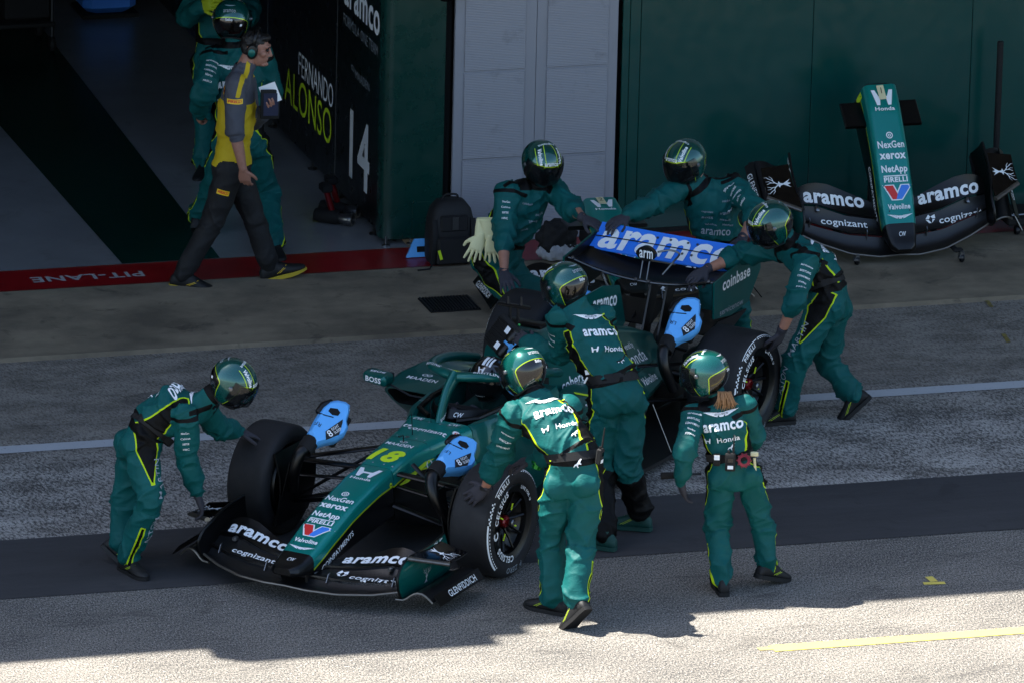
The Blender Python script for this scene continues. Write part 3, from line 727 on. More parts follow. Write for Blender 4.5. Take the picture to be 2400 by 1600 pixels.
# sidepods
PT = [(1.42, .36, .80, .590, .44, .9), (1.50, .34, .82, .605, .30, .9), (1.65, .30, .83, .625, .24, .7), (1.95, .24, .80, .635, .20, .3), (2.25, .2, .66, .585, .18, .1), (2.55, .16, .46, .50, .16, 0), (2.85, .12, .34, .42, .14, 0), (3.15, .10, .26, .36, .14, 0)]
def podring(x, yi, yo, zt, zb, sh, y):
    w = (yo-yi)/2; c = (yo+yi)/2; r = ring(x, w, w*.94, zt, zb, min(.055, (zt-zb)*.42), min(.05, (zt-zb)*.42), 5, sh); r[:, 1] = (r[:, 1]+c)*y; return r
for y in (-1, 1):
    rs = [podring(x, *interp(PT, x), y) for x in np.linspace(1.42, 3.15, 22)]
    mouth = rs[0]; c = mouth.mean(0)
    inner = [c+(mouth-c)*.9+V3(.0, 0, 0), c+(mouth-c)*.84+V3(.02, 0, 0), c+(mouth-c)*.7+V3(.3, 0, 0)]
    g_pod = G().loft([inner[0]]+rs, (False, True)); o_pod = part('sidepod', g_pod, 'green_paint', smooth=50)
    part('intake_duct', G().loft(inner, (False, True)), 'dark_void', o_pod)
    dec(T('MAADEN', .045, .22, .012), (1.60, y*.60, .63), (0, 1, 0), unit((1, 0, 0)), (0, 0, 1), g_pod, parent=o_pod); dec(join2(xf(circ(.02, 12, .013), dx=-.017), xf(circ(.02, 12, .013), dx=.017)), (1.67, y*.60, .63), (0, 1, 0), (1, 0, 0), (0, 0, 1), g_pod, parent=o_pod)
    dec(poly2([(-.09, -.012), (.10, -.012), (.07, .02), (-.12, .02)]), (1.83, y*.50, .64), (0, 1, 0), (1, 0, 0), (0, 0, 1), g_pod, 'lime_print', o_pod)
    dec(T('BOSS', .075, .25, .025), (1.93, y*.83, .42), (y*1., 0, 0), (0, 0, 1), (0, y, .1), g_pod, parent=o_pod)
    dec(poly2([(-.12, -.05), (.05, -.05), (.12, .05), (-.02, .05)]), (1.75, y*.83, .50), (y*1., 0, 0), (0, 0, 1), (0, y, .2), g_pod, 'lime_print', o_pod)
    m = G().loft([ring(x, w, w, .725+h, .725-h, h*.8, h*.8) for x, w, h in ((1.12, .07, .022), (1.14, .10, .036), (1.19, .105, .04), (1.235, .10, .036))])
    mv = m.V(); mv[:, 1] = (mv[:, 1]+.70)*y+.0; mv[:, 0] += (mv[:, 1]*y-.7)*.25; m.v = [mv]
    o_m = part('mirror', m, 'green_paint'); 
    dec(T('BOSS', .034, .13, .03), (1.12, y*.7, .728), (0, 1, 0), (0, 0, 1), (-1, 0, .1), m, parent=o_m)
    dec(T('BOSS', .028, .11, .03), (1.18, y*.7, .76), (0, -1, 0), (-1, 0, 0), (0, 0, 1), m, parent=o_m)
    part('mirror_glass', G().box((1.245, y*.70, .725), (.006, .17, .06)), 'steel', o_m, smooth=0)
    part('mirror_stalk', G().tube([(1.19, y*.64, .70), (1.25, y*.5, .62), (1.3, y*.38, .60)], .012, 8, flat=.5), 'satin_black')
    part('mirror_stalk', G().tube([(1.2, y*.74, .69), (1.38, y*.76, .62), (1.48, y*.76, .58)], .010, 8, flat=.5), 'satin_black')
# floor
fl = [(.78, .12), (.95, .34), (1.25, .62), (1.5, .72), (2.5, .74), (2.95, .70), (3.05, .52), (3.9, .45), (3.9, -.45), (3.05, -.52), (2.95, -.70), (2.5, -.74), (1.5, -.72), (1.25, -.62), (.95, -.34), (.78, -.12)]
g = G().prism(fl, (0, 0, .05), V3(1, 0, 0), V3(0, 1, 0), V3(0, 0, 1), .025); part('floor', g, 'carbon', smooth=0)
for y in (1, -1):
    g = G().sheet([[(x, y*(.45+.27*k/4+.03*sin(k)), .075+.18*np.clip((x-.9)/.5, 0, 1)*(1-abs(k-2)/6)*(1 if x < 1.4 else .6)) for k in range(3)] for x in np.linspace(.95, 1.5, 8)], .006); part('floor_fence', g, 'carbon')
    part('floor_stay', G().tube([(2.6, y*.72, .08), (2.55, y*.6, .4)], .004, 6), 'steel')
    part('front_floor_fence', G().sheet([[(x, y*(.25+.5*(x-.35)*.55), z) for z in (.06, .2, .34)] for x in np.linspace(.35, 1.0, 6)], .006), 'carbon')
# halo
hp = []
for y in (1, -1):
    P = spline([(.93, 0, .915), (.965, y*.13, .925), (1.06, y*.235, .915), (1.28, y*.315, .885), (1.55, y*.335, .835), (1.78, y*.30, .77)], 22)
    hp.append(P)
g_h = G()
for P in hp: g_h.tube(P, [.040]*4+[.038]*18, 12, up=(0, 0, 1), flat=.8)
g_h.tube(spline([(.735, 0, .64), (.76, 0, .72), (.83, 0, .84), (.935, 0, .92)], 12), [.034, .03, .028, .027, .026, .026, .027, .028, .03, .033, .036, .038], 12, flat=1.5)
o_h = part('halo', g_h, 'green_paint', smooth=60)
dec(wings(.15), (.95, 0, .95), (0, 1, 0), (.3, 0, 1), (-.6, 0, 1), g_h, parent=o_h, step=.02)
for y in (1, -1): dec(T('BREITLING', .028, .19, .012), (1.02, y*.2, .93), unit((y*.42, 1, 0)), (.1, 0, 1), (-.75, y*.25, .8), g_h, parent=o_h, step=.015)
dec(T('aramco', .02, .08, .01), (.74, .04, .70), unit((.6, .6, .6)), unit((-.2, .1, 1)), (-.6, .8, .1), g_h, parent=o_h, step=.015)
part('halo_fairing', G().loft([np.array([(1.04+.16*k, y*(.245+.07*k), .955-.03*k) for y in (1,)]+[(1.08+.16*k, (.20+.07*k), .975-.04*k)]+[(1.12+.16*k, .24+.07*k, .945-.03*k)]) for k in (0, .5, 1)]), 'satin_black')
# panel joints and fasteners
for x in (.33, .68): dec(rect(.6, .0035), (x, 0, .66), (0, 1, 0), (1, 0, 0), (0, 0, 1), g_ch, 'black_print', o_ch, .0012, .03, name='panel_joint')
for x in (-.07, .35, .66):
    for y in (-.10, -.04, .04, .10): dec(circ(.006, 8), (x+.012, y, .66), (0, 1, 0), (1, 0, 0), (0, 0, 1), g_ch, 'dim_print', o_ch, .0015, None, name='fastener')
for x in (-1.0, -.86):
    for y in (-.075, .075): dec(circ(.005, 8), (x, y, .4), (0, 1, 0), (1, 0, 0), (0, 0, 1), g_nose, 'black_print', o_nose, .0015, None, name='fastener')
for y in (1, -1):
    dec(rect(.0035, .4), (2.62, y*.3, .5), (y*1., 0, 0), (0, 0, 1), (0, y, .2), g_ec, 'black_print', o_ec, .0012, .03, name='panel_joint'); dec(rect(1.2, .0035), (2.7, y*.3, .45), (y*1., 0, 0), (0, 0, 1), (0, y, .2), g_ec, 'black_print', o_ec, .0012, .03, name='panel_joint')
# T-bar camera and antenna
part('camera_pod', G().box((1.9, 0, 1.02), (.1, .26, .03), bev=.01), 'satin_black'); part('antenna', G().tube([(.68, -.03, .67), (.66, -.03, .86)], .0025, 6), 'dark_metal'); part('antenna', G().tube([(.42, -.02, .655), (.40, -.02, .80)], .003, 6), 'dark_metal')
part('pitot_tube', G().tube([(.27, 0, .645), (.26, 0, .70), (.2, 0, .71)], .004, 6), 'dark_metal')
part('sensor_button', G().lathe([(.018, 0), (.018, .006), (.008, .010), (.001, .010)], (.37, -.03, .652), (0, 0, 1), 12), 'steel')

# ---- wheels
def wheel(name, x, y, sg, rad, wid):
    """sg: +1 car left / -1 car right: outward direction"""
    ax = V3(0, sg, 0); c = V3(x, y, rad); w = wid/2; t = None
    prof = [(.245, -w*.86), (.262, -w*.97), (.29, -w*1.02), (.325, -w*.99), (rad-.012, -w*.90), (rad-.002, -w*.78), (rad, -w*.5), (rad, w*.5), (rad-.002, w*.78), (rad-.012, w*.90), (.325, w*.99), (.29, w*1.02), (.262, w*.97), (.245, w*.86)]
    g_t = G().lathe(prof, c, ax, 72); o = part(name, g_t, 'tyre_rubber', smooth=60)
    part('rim', G().lathe([(.245, -w*.86), (.236, -w*.8), (.225, -w*.3), (.222, w*.35), (.226, w*.70), (.238, w*.84), (.248, w*.88), (.252, w*.93), (.246, w*.96), (.236, w*.92), (.2, w*.86), (.195, w*.60), (.19, w*.3)], c, ax, 48), 'satin_black', o)
    part('rim_face', G().lathe([(.195, w*.62), (.16, w*.40), (.09, w*.34), (.06, w*.42), (.045, w*.42)], c, ax, 40), 'satin_black', o)
    for k in range(10):
        a = 2*pi*k/10; u = V3(cos(a), 0, sin(a)); p0 = c+ax*w*.44+u*.055; p1 = c+ax*w*.72+u*.19
        part('spoke', G().tube([p0, (p0+p1)/2+ax*.004, p1], [.014, .011, .013], 6, flat=.7), 'satin_black', o)
    part('wheel_nut', G().lathe([(.040, w*.40), (.040, w*.58), (.034, w*.66), (.022, w*.68), (.02, w*.80), (.012, w*.84), (.001, w*.84)], c, ax, 12), 'hub_red', o, smooth=20)
    part('axle_end', G().lathe([(.02, w*.78), (.024, w*.95), (.016, w*1.0), (.001, w*1.0)], c, ax, 12), 'steel', o)
    for k in range(4):
        a = pi/4+.3+k*pi/2; u = V3(cos(a), 0, sin(a)); q = np.cross(ax, u); part('marker', G().box(c+ax*(w*.70)+u*.10, (.045, .009, .006), [u, q, ax]), 'lime_print', o, smooth=0)
    part('brake_drum', G().lathe([(.05, -w*1.0), (.215, -w*.98), (.228, -w*.8), (.222, -w*.2), (.205, w*.2), (.06, w*.28)], c, ax, 40), 'satin_black', o)
    # print round the sidewall and rim edge; angle 0 = up, increasing clockwise seen from outside
    def polar(th, r):
        fwd = V3(1, 0, 0)*(1 if sg > 0 else -1)   # right-hand direction seen from outside
        return c+(V3(0, 0, 1)*cos(th)+fwd*sin(th))*r, (V3(0, 0, 1)*cos(th)+fwd*sin(th)), (fwd*cos(th)-V3(0, 0, 1)*sin(th))
    surf = [g_t.bvh()]
    rimb = [G().lathe([(.262, w*.97), (.18, w*.97)], c, ax, 48).bvh()]
    def arctext(txt, th, r, h, step_k=1.0, mat='white_print', b=surf, bold=.02):
        """letters on an arc, clockwise from th"""
        shapes = []; pos = 0.
        for ch in txt:
            if ch == ' ': pos += h*.6/r; continue
            s_ = T(ch, h, None, bold); wd = (s_[0][:, 0].max()-s_[0][:, 0].min())
            pos += wd/2/r*step_k
            P, ru, tu = polar(th+pos, r)
            V_ = s_[0]; Q = P+V_[:, :1]*tu+V_[:, 1:]*ru
            shapes.append((Q, s_[1])); pos += (wd/2+h*.22)/r*step_k
        return shapes
    def put(shapes, mat, b):
        R = []; F = []; n = 0
        for Q, f in shapes:
            for p in Q:
                hh = None
                for t_ in b:
                    q = t_.ray_cast(Vector(p+ax*.3), Vector(-ax), .6)
                    if q[0] is not None: hh = np.array(q[0])+ax*.0022
                R.append(hh if hh is not None else p+ax*w)
            F += [tuple(i+n for i in t_) for t_ in f]; n += len(Q)
        part('lettering', (np.array(R), F), mat, o, smooth=0)
    def arc(th0, th1, r0, r1, n):
        ths = np.linspace(th0, th1, n); A = np.array([polar(t_, r0)[0] for t_ in ths]+[polar(t_, r1)[0] for t_ in ths])
        return A, [(i, i+1, n+i+1, n+i) for i in range(n-1)]
    d = radians
    rb = surf
    put(arctext('CELSIUS', d(-80), .233, .040, bold=.035)+arctext('C', d(-104), .233, .052, bold=.05)+arctext('CELSIUS', d(178), .233, .040, bold=.035)+arctext('LIVE FOR U', d(22), .275-.040, .020, 1.05, bold=.03), 'white_print', rimb)
    S = [arc(d(-6), d(64), .337, .341, 16), arc(d(-138), d(-80), .331, .341, 16), arc(d(100), d(150), .337, .341, 14)]
    for k in range(14): S.append(arc(d(-6+5*k), d(-6+5*k+2.6), .328, .333, 2)); S.append(arc(d(-138+4.2*k), d(-138+4.2*k+2.2), .318, .325, 2)); S.append(arc(d(100+4*k), d(100+4*k+2.2), .328, .333, 2))
    for k in range(7): S.append(arc(d(-80+4*k), d(-80+4*k+2), .333-.006*(k % 2), .341-.006*(k % 2), 2)); S.append(arc(d(-80+4*k+2), d(-80+4*k+4), .322, .330, 2))
    put(S, 'dim_print' if False else 'white_print', surf)
    put(arctext('PIRELLI', d(-44), .315, .030, bold=.03)+[arc(d(-46), d(-8), .335, .339, 10)], 'white_print', surf)
    put(arctext('P ZERO', d(160), .305, .036, bold=.01), 'dim_print', surf)
    return o, g_t
W = {}
for nm, x, y, sg, r, wd in (('wheel', 0, .805, 1, .357, .285), ('wheel', 0, -.805, -1, .357, .285), ('wheel', 3.4, .765, 1, .36, .37), ('wheel', 3.4, -.765, -1, .36, .37)):
    W[(x, sg)] = wheel(nm, x, y, sg, r, wd)
def arm(name, a, b, r=.016, flat=.45, chord=1., mat='satin_black'):
    a = V3(*a); b = V3(*b); part(name, G().tube([a, (a+b)/2, b], r*1.0, 10, up=(0, 0, 1), flat=flat), mat)
for y in (1, -1):
    arm('upper_wishbone', (-.02, y*.12, .545), (.02, y*.66, .50), .036, .4); arm('upper_wishbone', (.42, y*.17, .56), (.04, y*.66, .50), .03, .4)
    arm('lower_wishbone', (-.1, y*.14, .36), (.0, y*.66, .22), .034, .4); arm('lower_wishbone', (.42, y*.22, .30), (.02, y*.66, .22), .03, .4)
    arm('track_rod', (-.05, y*.14, .47), (-.09, y*.66, .43), .022, .45); arm('push_rod', (.1, y*.16, .58), (.02, y*.62, .26), .018, .6)
    part('brake_duct', G().sheet([[(x, y*(.655-.05*sin(pi*k/6)), .12+.48*k/6) for k in range(7)] for x in np.linspace(-.24, .2, 6)], .012), 'satin_black')
    part('wing_mirror_vane', G().sheet([[(-.26+.05*k, y*(.63-.02*i), .12+.09*i) for k in range(3)] for i in range(6)], .008), 'satin_black')
    arm('rear_wishbone', (3.05, y*.2, .46), (3.38, y*.6, .48), .026, .4); arm('rear_wishbone', (3.62, y*.12, .46), (3.42, y*.6, .48), .026, .4)
    arm('rear_wishbone', (2.95, y*.25, .26), (3.38, y*.6, .22), .026, .4); arm('rear_wishbone', (3.6, y*.14, .26), (3.42, y*.6, .22), .026, .4)
    arm('drive_shaft', (3.4, y*.12, .34), (3.4, y*.6, .34), .03, 1.)
    part('rear_brake_duct', G().loft([ring(x, .05, .05, zt, zb, .03, .03, 4, 0, y*.55) for x, zt, zb in ((3.16, .58, .42), (3.25, .60, .3), (3.6, .56, .2))]), 'satin_black')
g = G().loft([ring(x, w, w, zt, zb, .04, .04) for x, w, zt, zb in ((3.3, .15, .48, .18), (3.6, .11, .44, .22), (4.0, .06, .40, .28))]); part('gearbox', g, 'satin_black')
for k in range(5): part('diffuser_strake', G().sheet([[(3.35+.12*i, -.4+.2*k, .08+.05*j*(1+i)) for j in range(3)] for i in range(5)], .006), 'carbon')

# ---- front wing (each side mirrored)
def flap(rows, th=.012):
    """rows: list of chord lines, each a list of points front->back"""
    return G().sheet(np.array(rows), th)
def wing_rows(y, lead, trail, camber, n=7):
    rows = []
    for k in range(n):
        f = k/(n-1); rows.append(f)
    return rows
LEAD = [(0, -1.235, .125), (.15, -1.24, .122), (.35, -1.20, .118), (.55, -1.11, .125), (.70, -1.035, .150)]
MTE = [(0, -1.10, .145), (.15, -1.09, .145), (.35, -1.055, .140), (.55, -.98, .145), (.70, -.93, .165)]
F1E = [(.10, -.97, .175), (.35, -.93, .195), (.55, -.86, .228), (.70, -.83, .215)]
F2E = [(.10, -.86, .202), (.25, -.79, .226), (.38, -.745, .265), (.48, -.725, .310), (.56, -.72, .326), (.63, -.72, .316), (.70, -.73, .27)]
def il(tab, y): t = np.array(tab); return V3(np.interp(y, t[:, 0], t[:, 1]), y, np.interp(y, t[:, 0], t[:, 2]))
def surf_between(A, B, ys, sg, camber=.02, n=7, gap=0., lift=0.):
    rows = []
    for y in ys:
        a = il(A, y); b = il(B, y); a = a+(b-a)*gap+V3(0, 0, lift); r = []
        for k in range(n):
            f = k/(n-1); p = a+(b-a)*f; p = p-V3(0, 0, 1)*camber*sin(pi*f); p[1] *= sg; r.append(p)
        rows.append(r)
    g = G().sheet(np.array(rows), .010); return g
for sg in (1, -1):
    ys = np.linspace(0 if sg > 0 else 0, .70, 16)
    gm = surf_between(LEAD, MTE, ys, sg, .018); om = part('front_wing_mainplane', gm, 'carbon', smooth=60)
    part('leading_edge', G().tube([il(LEAD, y)*V3(1, sg, 1) for y in np.linspace(0, .70, 20)], .008, 8), 'glint_carbon', om)
    y2 = np.linspace(.10, .70, 22)
    g1 = surf_between(MTE, F1E, y2, sg, .012, 6, .02, .022); o1 = part('front_wing_flap', g1, 'carbon', smooth=60)
    g2 = surf_between(F1E, F2E, y2, sg, .012, 6, .02, .020); o2 = part('front_wing_flap', g2, 'satin_black', smooth=60)
    FRONT += [om, o1, o2]
    # flap lettering (reads left to right from the front)
    u = unit((-.02, 1., .15*sg)); dn = unit((-.45, 0, .9))
    dec(T('aramco', .078, .46, .035), (-.82, sg*.425, .24), unit((.06*sg, 1, .20*sg)), unit((.6, 0, .35)), unit((-.5, 0, .9)), g2, parent=o2, off=.004)
    dec(T('cognizant', .050, .34, .012), (-.965, .50 if sg > 0 else -.37, .16), unit((.1*sg, 1, .15*sg)), unit((.6, 0, .3)), unit((-.4, 0, .9)), g1, parent=o1, off=.004)
    dec(hex_mark(.075), (-.975, .27 if sg > 0 else -.60, .16), unit((.1*sg, 1, .15*sg)), unit((.6, 0, .3)), unit((-.4, 0, .9)), g1, parent=o1, off=.004)
    for y in (.22, .62):
        a = il(LEAD, y); FRONT.append(part('flap_bracket', G().prism([(0, 0), (.03, .05), (.05, .055), (.03, 0)], (il(MTE, y)[0]-.03, sg*y, il(MTE, y)[2]+.003), V3(1, 0, 0), V3(0, 0, 1), V3(0, sg, 0), .004), 'steel', smooth=0))
    a = il(F1E, .55); FRONT.append(part('flap_adjuster', G().box((a[0]-.02, sg*.56, a[2]+.006), (.05, .028, .03), bev=.008), 'steel'))
    # nose pylon
    FRONT.append(part('nose_pylon', G().sheet([[(x, sg*.095, z) for z in (.13, .2)] for x in (-1.13, -1.0, -.85)], .016), 'satin_black'))
    pl = FRONT[-1]; decal('lettering', join2(xf(T('EIGHT', .018, .055, .01), dy=.011), xf(T('SLEEP', .018, .055, .01), dy=-.013)), (-1.02, sg*.105, .165), (sg, 0, 0), (0, 0, 1), (0, sg, 0), [BVHTree.FromPolygons([(-1.2, sg*.104, .1), (-.8, sg*.104, .1), (-.8, sg*.104, .3), (-1.2, sg*.104, .3)], [(0, 1, 2, 3)])], 'dim_print', pl, flip=True)
    # end plate: curved board
    rows = []
    for f in np.linspace(0, 1, 10):
        r = []
        for k in range(9):
            q = k/8; xf_ = np.interp(q, [0, .3, .6, .85, 1], [-1.0, -1.065, -1.085, -1.04, -.93]); xb_ = np.interp(q, [0, 1], [-.42, -.50]); zb_ = .095+.035*f; zt_ = .345+.045*f
            r.append((xf_+(xb_-xf_)*f, sg*(.70+.018*sin(pi*f)+.014*sin(pi*q)+.02*f), zb_+(zt_-zb_)*q))
        rows.append(r)
    ge = G().sheet(np.array(rows), .009); oe = part('end_plate', ge, 'green_paint', smooth=60); FRONT.append(oe)
    part('end_plate_liner', G().sheet(np.array([[(a_, b_-sg*.008, c_) for a_, b_, c_ in r] for r in rows]), .004), 'satin_black', oe)
    part('end_plate_edge', G().tube([rows[0][k] for k in range(9)]+[r[8] for r in rows[1:]], .008, 8), 'satin_black', oe)
    dec(stag(.16), (-.60, sg*.74, .33), (sg, 0, .08), (0, 0, 1), (0, sg, 0), ge, parent=oe)
    dec(xf(stag(.11), 1, rot=.0), (-.76, sg*.74, .19), (sg, 0, 0), (0, 0, 1), (0, sg, 0), ge, 'dim_print', oe)
    # foot plate: rolled tunnel outside the end plate
    rows = []
    for f in np.linspace(0, 1, 9):
        x = -1.02+f*.58; r = []
        for k in range(11):
            q = k/10; yy = .70+.235*q-.03*(1-f); r.append((x+.05*q, sg*yy, .095+.05*f*.6+.055*max(0, sin(pi*(q-.25)/.75))*(q > .25)*(1-.3*f)))
        rows.append(r)
    gf = G().sheet(np.array(rows), .008); of = part('foot_plate', gf, 'carbon', smooth=60); FRONT.append(of)
    part('foot_plate_edge', G().tube(rows[0], .008, 8), 'glint_carbon', of)
    rows = []
    for f in np.linspace(0, 1, 6): rows.append([(-.97+f*.56, sg*(.962-.024*k), .085+.025*f+.03*k) for k in range(3)])
    gs = G().sheet(np.array(rows), .008); os_ = part('foot_plate_skirt', gs, 'satin_black'); FRONT.append(os_)
    dec(T('GLENFIDDICH', .044, .34, .012), (-.66, sg*.95, .138), (sg, 0, .04), (0, -.6*sg, .8), (0, sg*.8, .6), gs, parent=os_, off=.003)
    # dive plane on the end plate
    rows = [[((-.95+.15*k/5)*(1-f)+(-.575)*f, sg*(.718+.212*k/5), .362-.042*k/5-.030*f+.030*f*f) for k in range(6)] for f in np.linspace(0, 1, 8)]
    gd = G().sheet(np.array(rows), .009); od = part('dive_plane', gd, 'gloss_black', smooth=60); FRONT.append(od)
    part('dive_plane_edge', G().tube([V3(*p_)+V3(-.012, 0, -.008) for p_ in rows[0]], .020, 10, flat=.7), 'glint_carbon', od)
    dec(xf(stag(.17), 1, rot=-pi/2*sg), (-.72, sg*.83, .30), (0, 1, 0), (1, 0, .2), (-.2, 0, 1), gd, parent=od, off=.003)

# ---- rear wing
def rw(y): return -.085*max(0, 1-(y/.52)**2)    # spoon-shaped dip of the lower element
rows = [[(3.50+.03*(1-abs(y)/.56)+.30*f, y, .975+rw(y)*(1-f*.5)-.03*sin(pi*f)) for f in np.linspace(0, 1, 7)] for y in np.linspace(-.555, .555, 25)]
g_m = G().sheet(np.array(rows), .016); o_m = part('rear_wing_mainplane', g_m, 'satin_black', smooth=60)
part('rear_wing_lip', G().tube([r[0] for r in rows], .011, 8), 'gloss_black', o_m)
for k in (1, 11, 13, 23): part('bolt', G().lathe([(.012, 0), (.012, .008), (.001, .009)], V3(*rows[k][0])+V3(-.008, 0, .008), (-.7, 0, .7), 10), 'steel', o_m)
fl_rows = []
for (x0, z0, x1, z1) in ((3.775, .972, 3.884, 1.034), (3.884, 1.034, 3.968, 1.10)):
    rows = [[(x0+(x1-x0)*f+.02*(y/.55)**2, y, z0+(z1-z0)*f-.004*sin(pi*f)) for f in np.linspace(0, 1, 5)] for y in np.linspace(-.548, .548, 15)]
    fl_rows.append(G().sheet(np.array(rows), .010))
o_f1 = part('rear_wing_flap', fl_rows[0], 'wing_blue', smooth=60); o_f2 = part('rear_wing_flap', fl_rows[1], 'wing_blue', smooth=60)
dec(T('aramco', .185, 1.0, .03), (3.872, 0, 1.03), (0, 1, 0), unit((.87, 0, .57)), unit((-.57, 0, .87)), fl_rows, parent=o_f1, step=.02, off=.004)
dec(rect(1.09, .009), (3.884, 0, 1.035), (0, 1, 0), unit((.87, 0, .57)), unit((-.57, 0, .87)), fl_rows, 'black_print', o_f1, .006, .05, name='flap_gap')
for y in (-.1, .0, .13, .2): 
    for f in (.3, .8): part('bolt', G().lathe([(.009, 0), (.009, .004), (.001, .005)], (3.79+.17*f, y, .992+.105*f), (-.57, 0, .87), 8), 'steel', o_f2)
for y in (1, -1):
    pp = [(3.46, .985), (3.60, 1.005), (3.95, 1.06), (4.13, 1.04), (4.14, .92), (3.97, .73), (3.72, .70), (3.47, .735)]
    ge = G().prism(pp, (0, y*.556, 0), V3(1, 0, 0), V3(0, 0, 1), V3(0, y, 0), .012); oe = part('rear_wing_end_plate', ge, 'green_paint', smooth=0)
    part('end_plate_liner', G().prism([(a_*.985+.055, b_*.985+.013) for a_, b_ in pp], (0, y*.554, 0), V3(1, 0, 0), V3(0, 0, 1), V3(0, -y, 0), .006), 'satin_black', oe, smooth=0)
    dec(T('coinbase', .085, .40, .02), (3.78, y*.57, .95), (y, 0, .10*y*0+.02), (0, 0, 1), (0, y, 0), ge, parent=oe)
    dec(T('servicenow', .045, .34, .006), (3.72, y*.57, .76), (y, 0, 0), (0, 0, 1), (0, y, 0), ge, 'dim_print', oe)
    part('lower_end_plate', G().sheet([[(3.55+.42*i/4, y*(.556-.12*k/3), .70-.17*k/3-.02*i/4) for k in range(4)] for i in range(5)], .010), 'satin_black')
    part('wing_pylon', G().sheet([[(3.60+.05*k, y*.06, .35+.54*k/4), (3.72+.05*k, y*.06, .35+.56*k/4)] for k in range(5)], .014), 'satin_black')
    rows = [[(3.75+.25*f, y*(.05+.4*k/4), .52+.09*f) for f in np.linspace(0, 1, 4)] for k in range(5)]; part('beam_wing', G().sheet(np.array(rows), .010), 'carbon')
part('rear_light', G().box((4.03, 0, .36), (.03, .06, .1), bev=.008), 'red_print')
# camera paddle above the rear wing
g = G().loft([np.array([(3.56+.01*s_, -.075+.15*u_-.0*s_, 1.07+.055*sin(pi*u_)**.6*q) for u_ in np.linspace(.02, .98, 9)for q in (1,)]+[(3.56+.01*s_, -.075+.15*u_, 1.07-.05*sin(pi*u_)**.6) for u_ in np.linspace(.98, .02, 9)]) for s_ in (0, 1, 2, 3)])
o_p = part('camera_paddle', g, 'gloss_black')
dec(T('arm', .055, .10, .015), (3.55, .005, 1.07), (0, 1, 0), (0, 0, 1), (-1, 0, .1), g, parent=o_p)
for y in (-.03, .02): part('paddle_strut', G().tube([(3.585, y, 1.03), (3.545, y, .90)], .006, 8), 'steel')
part('loop_aerial', G().tube(spline([(3.62, .10, .93), (3.66, .16, 1.02), (3.66, .20, 1.08), (3.64, .14, 1.10), (3.62, .06, 1.08)], 16), .007, 8), 'steel')
